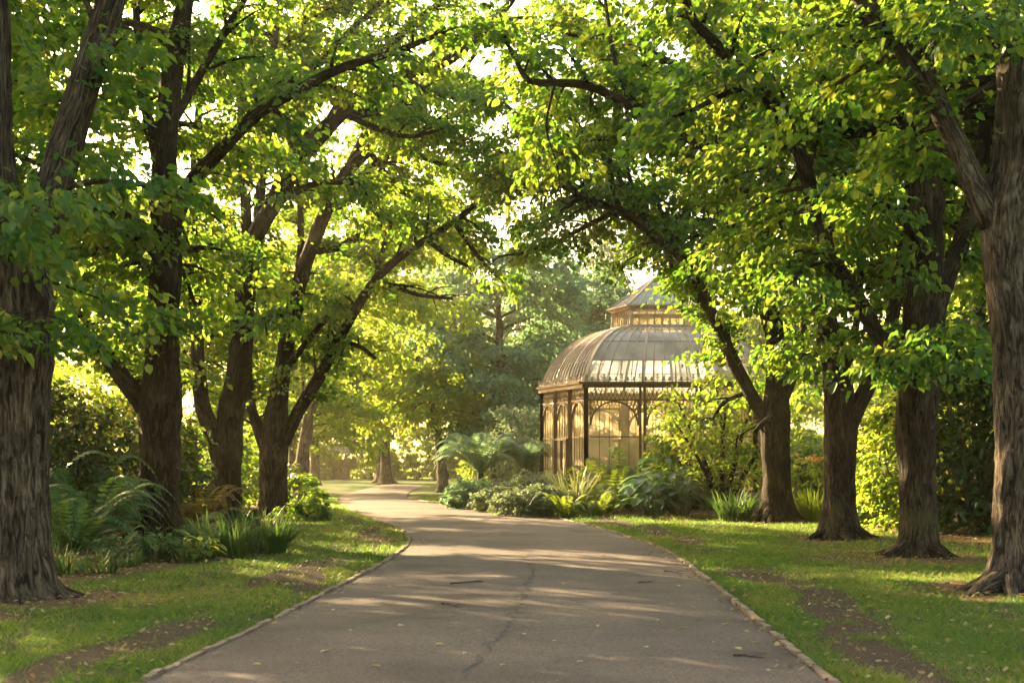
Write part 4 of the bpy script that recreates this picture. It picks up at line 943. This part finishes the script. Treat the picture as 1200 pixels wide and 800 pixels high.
        for s_ in range(nbar+1):
            s=s_/nbar; big=s_%5==0
            for i in range(12):
                p0,p1=rp(i,s),rp(i+1,s); o_=.02*np.array([nrm_[0],nrm_[1],.8]); bar(ribs,p0+o_,p1+o_,.10 if s_ in(0,nbar) else (.075 if big else .026),.05)
        for i in (3,6,9): bar(ribs,rp(i,0)+nrm_*.02,rp(i,1)+nrm_*.02,.028)
        rf=rg_.build('roof',M['roofglass'],root,True); ribs.build('rib',M['iron_pale'],rf,False)
    # lantern
    lm=MB(); lg=MB(); lr=MB(); lrg=MB()
    A=ring(SL*1.02,ZL0-.02); B=ring(SL*1.0,ZL1); E=ring(SL*1.12,ZL1+.06); TP=ring(.04,ZT); RD=base*.0
    for k in range(6):
        a,b=k,(k+1)%6
        bar(lm,A[a],B[a],.1); bar(lm,A[a]+[0,0,.05],A[b]+[0,0,.05],.14,.12); bar(lm,B[a],B[b],.12,.12); bar(lm,E[a],E[b],.1,.05)
        for s in np.linspace(0,1,9)[1:-1]: bar(lm,A[a]*(1-s)+A[b]*s,B[a]*(1-s)+B[b]*s,.035)
        ply(lg,[A[a]*[.985,.985,1],A[b]*[.985,.985,1],B[b]*[.985,.985,1],B[a]*[.985,.985,1]])
        ply(lrg,[E[a],E[b],TP[b],TP[a]])
        for s in np.linspace(0,1,7)[:-1]: bar(lr,E[a]*(1-s)+E[b]*s+[0,0,.02],TP[a]*(1-s)+TP[b]*s+[0,0,.02],.06 if s==0 else .026)
    box(lr,[0,0,ZT+.05],[.16,.16,.14]); bar(lr,[0,0,ZT],[0,0,ZT+.75],.04); box(lr,[0,0,ZT+.42],[.12,.12,.12],.78)
    ln=lm.build('lantern',M['iron_pale'],root,False); lg.build('glazing',M['glass'],ln,False); lrg.build('lantern_roof',M['roofglass'],ln,False); lr.build('rib',M['iron_pale'],ln,False)
    fl=MB(); fl.add(np.vstack([ring(.98,.06),[[0,0,.06]]]),None,[[k,(k+1)%6,6] for k in range(6)]); fl.build('floor',M['stone'],root,False)
glasshouse()
shrub('potted bush inside the glasshouse behind the arched window',(3.9,50.0,.06),.55,.5,2.3,141,'leaf_blue',.12,1600)
shrub('amber-lit plant inside the glasshouse left of the potted bush',(2.6,51.5,.06),.6,.6,1.7,142,'leaf_gold_sunlit',.13,1200)
shrub('amber-lit plant inside the glasshouse right of the potted bush',(5.4,51.2,.06),.7,.6,1.9,143,'leaf_gold_sunlit',.13,1300)
shrub('tall plant at the back inside the glasshouse',(4.8,54.3,.06),.8,.7,2.8,144,'leaf_gold_sunlit',.14,1500)

gh='bushes closing the view beyond the far lawn'
hb=shrub('leafy bush low down beyond the far lawn',(-13,124,0),3.2,2.2,3.2,151,'leaf_gold_sunlit',.34,1500,group=gh)
for q,(x,y,s_) in enumerate([(-8.5,128,1.1),(-4.5,126,.9),(0,122,1.1),(4,125,1.2),(-18,122,1.1),(-23,118,1.2),(-28,112,1.3),(9,118,1.2),(14,112,1.2),(20,104,1.3),(-1.5,104,.7)]):
    copy_thing(hb,(x,y,0),q*1.3,s_)
# ------------------------------------------------------------------ small far things
bp=at(345,590); root=empty('garden_post',bp,'grey stone post with a pale rounded cap on the far left lawn','post')
mb=MB(); z=np.array([-.05,0,.06,.07,.12,.8,.84,.88]); r_=np.array([.17,.17,.17,.13,.12,.10,.13,.13]); tube(mb,np.c_[0*z,0*z,z],r_,14); mb.build('shaft',M['stone'],root)
mb=MB(); th=np.linspace(-1.2,1.57,8); tube(mb,np.c_[0*th,0*th,1.0+.15*np.sin(th)],np.maximum(.15*np.cos(th),.01),14); mb.build('cap',M['whitestone'],root)
root=empty('park_shelter',(-16.6,121,0),'small low-roofed brown shelter half hidden beyond the far lawn','shelter')
mb=MB()
for x in (-2.6,0,2.6):
    for y in (-1.2,1.2): box(mb,[x,y,1.1],[.16,.16,2.3])
mb.build('post',M['wood'],root,False)
mb=MB(); box(mb,[0,1.25,.9],[5.2,.06,1.7]); mb.build('wall',M['wood'],root,False)
mb=MB(); V=[[-3.2,-1.9,2.2],[3.2,-1.9,2.2],[3.2,1.9,2.2],[-3.2,1.9,2.2],[-2.6,0,3.1],[2.6,0,3.1]]; mb.add(V,[[0,1,5,4],[2,3,4,5],[3,2,1,0]],[[1,2,5],[3,0,4]]); mb.build('roof',M['wood'],root,False)
hm_,nt,ns,lk = newmat('evening_haze'); pv = ns.new('ShaderNodeVolumePrincipled'); o = ns.new('ShaderNodeOutputMaterial')
pv.inputs['Color'].default_value=(1,.88,.66,1); pv.inputs['Density'].default_value=HAZE; pv.inputs['Anisotropy'].default_value=.6
lk.new(pv.outputs[0],o.inputs['Volume'])
mb=MB(); box(mb,[0,300,10.5],[1300,1300,25]); tag(mb.build('haze',hm_,None,False),'warm evening haze hanging in the air under the trees',None,None,'stuff')
print('LEAVES', sum(s[1] for s in stat), [s[1] for s in stat])
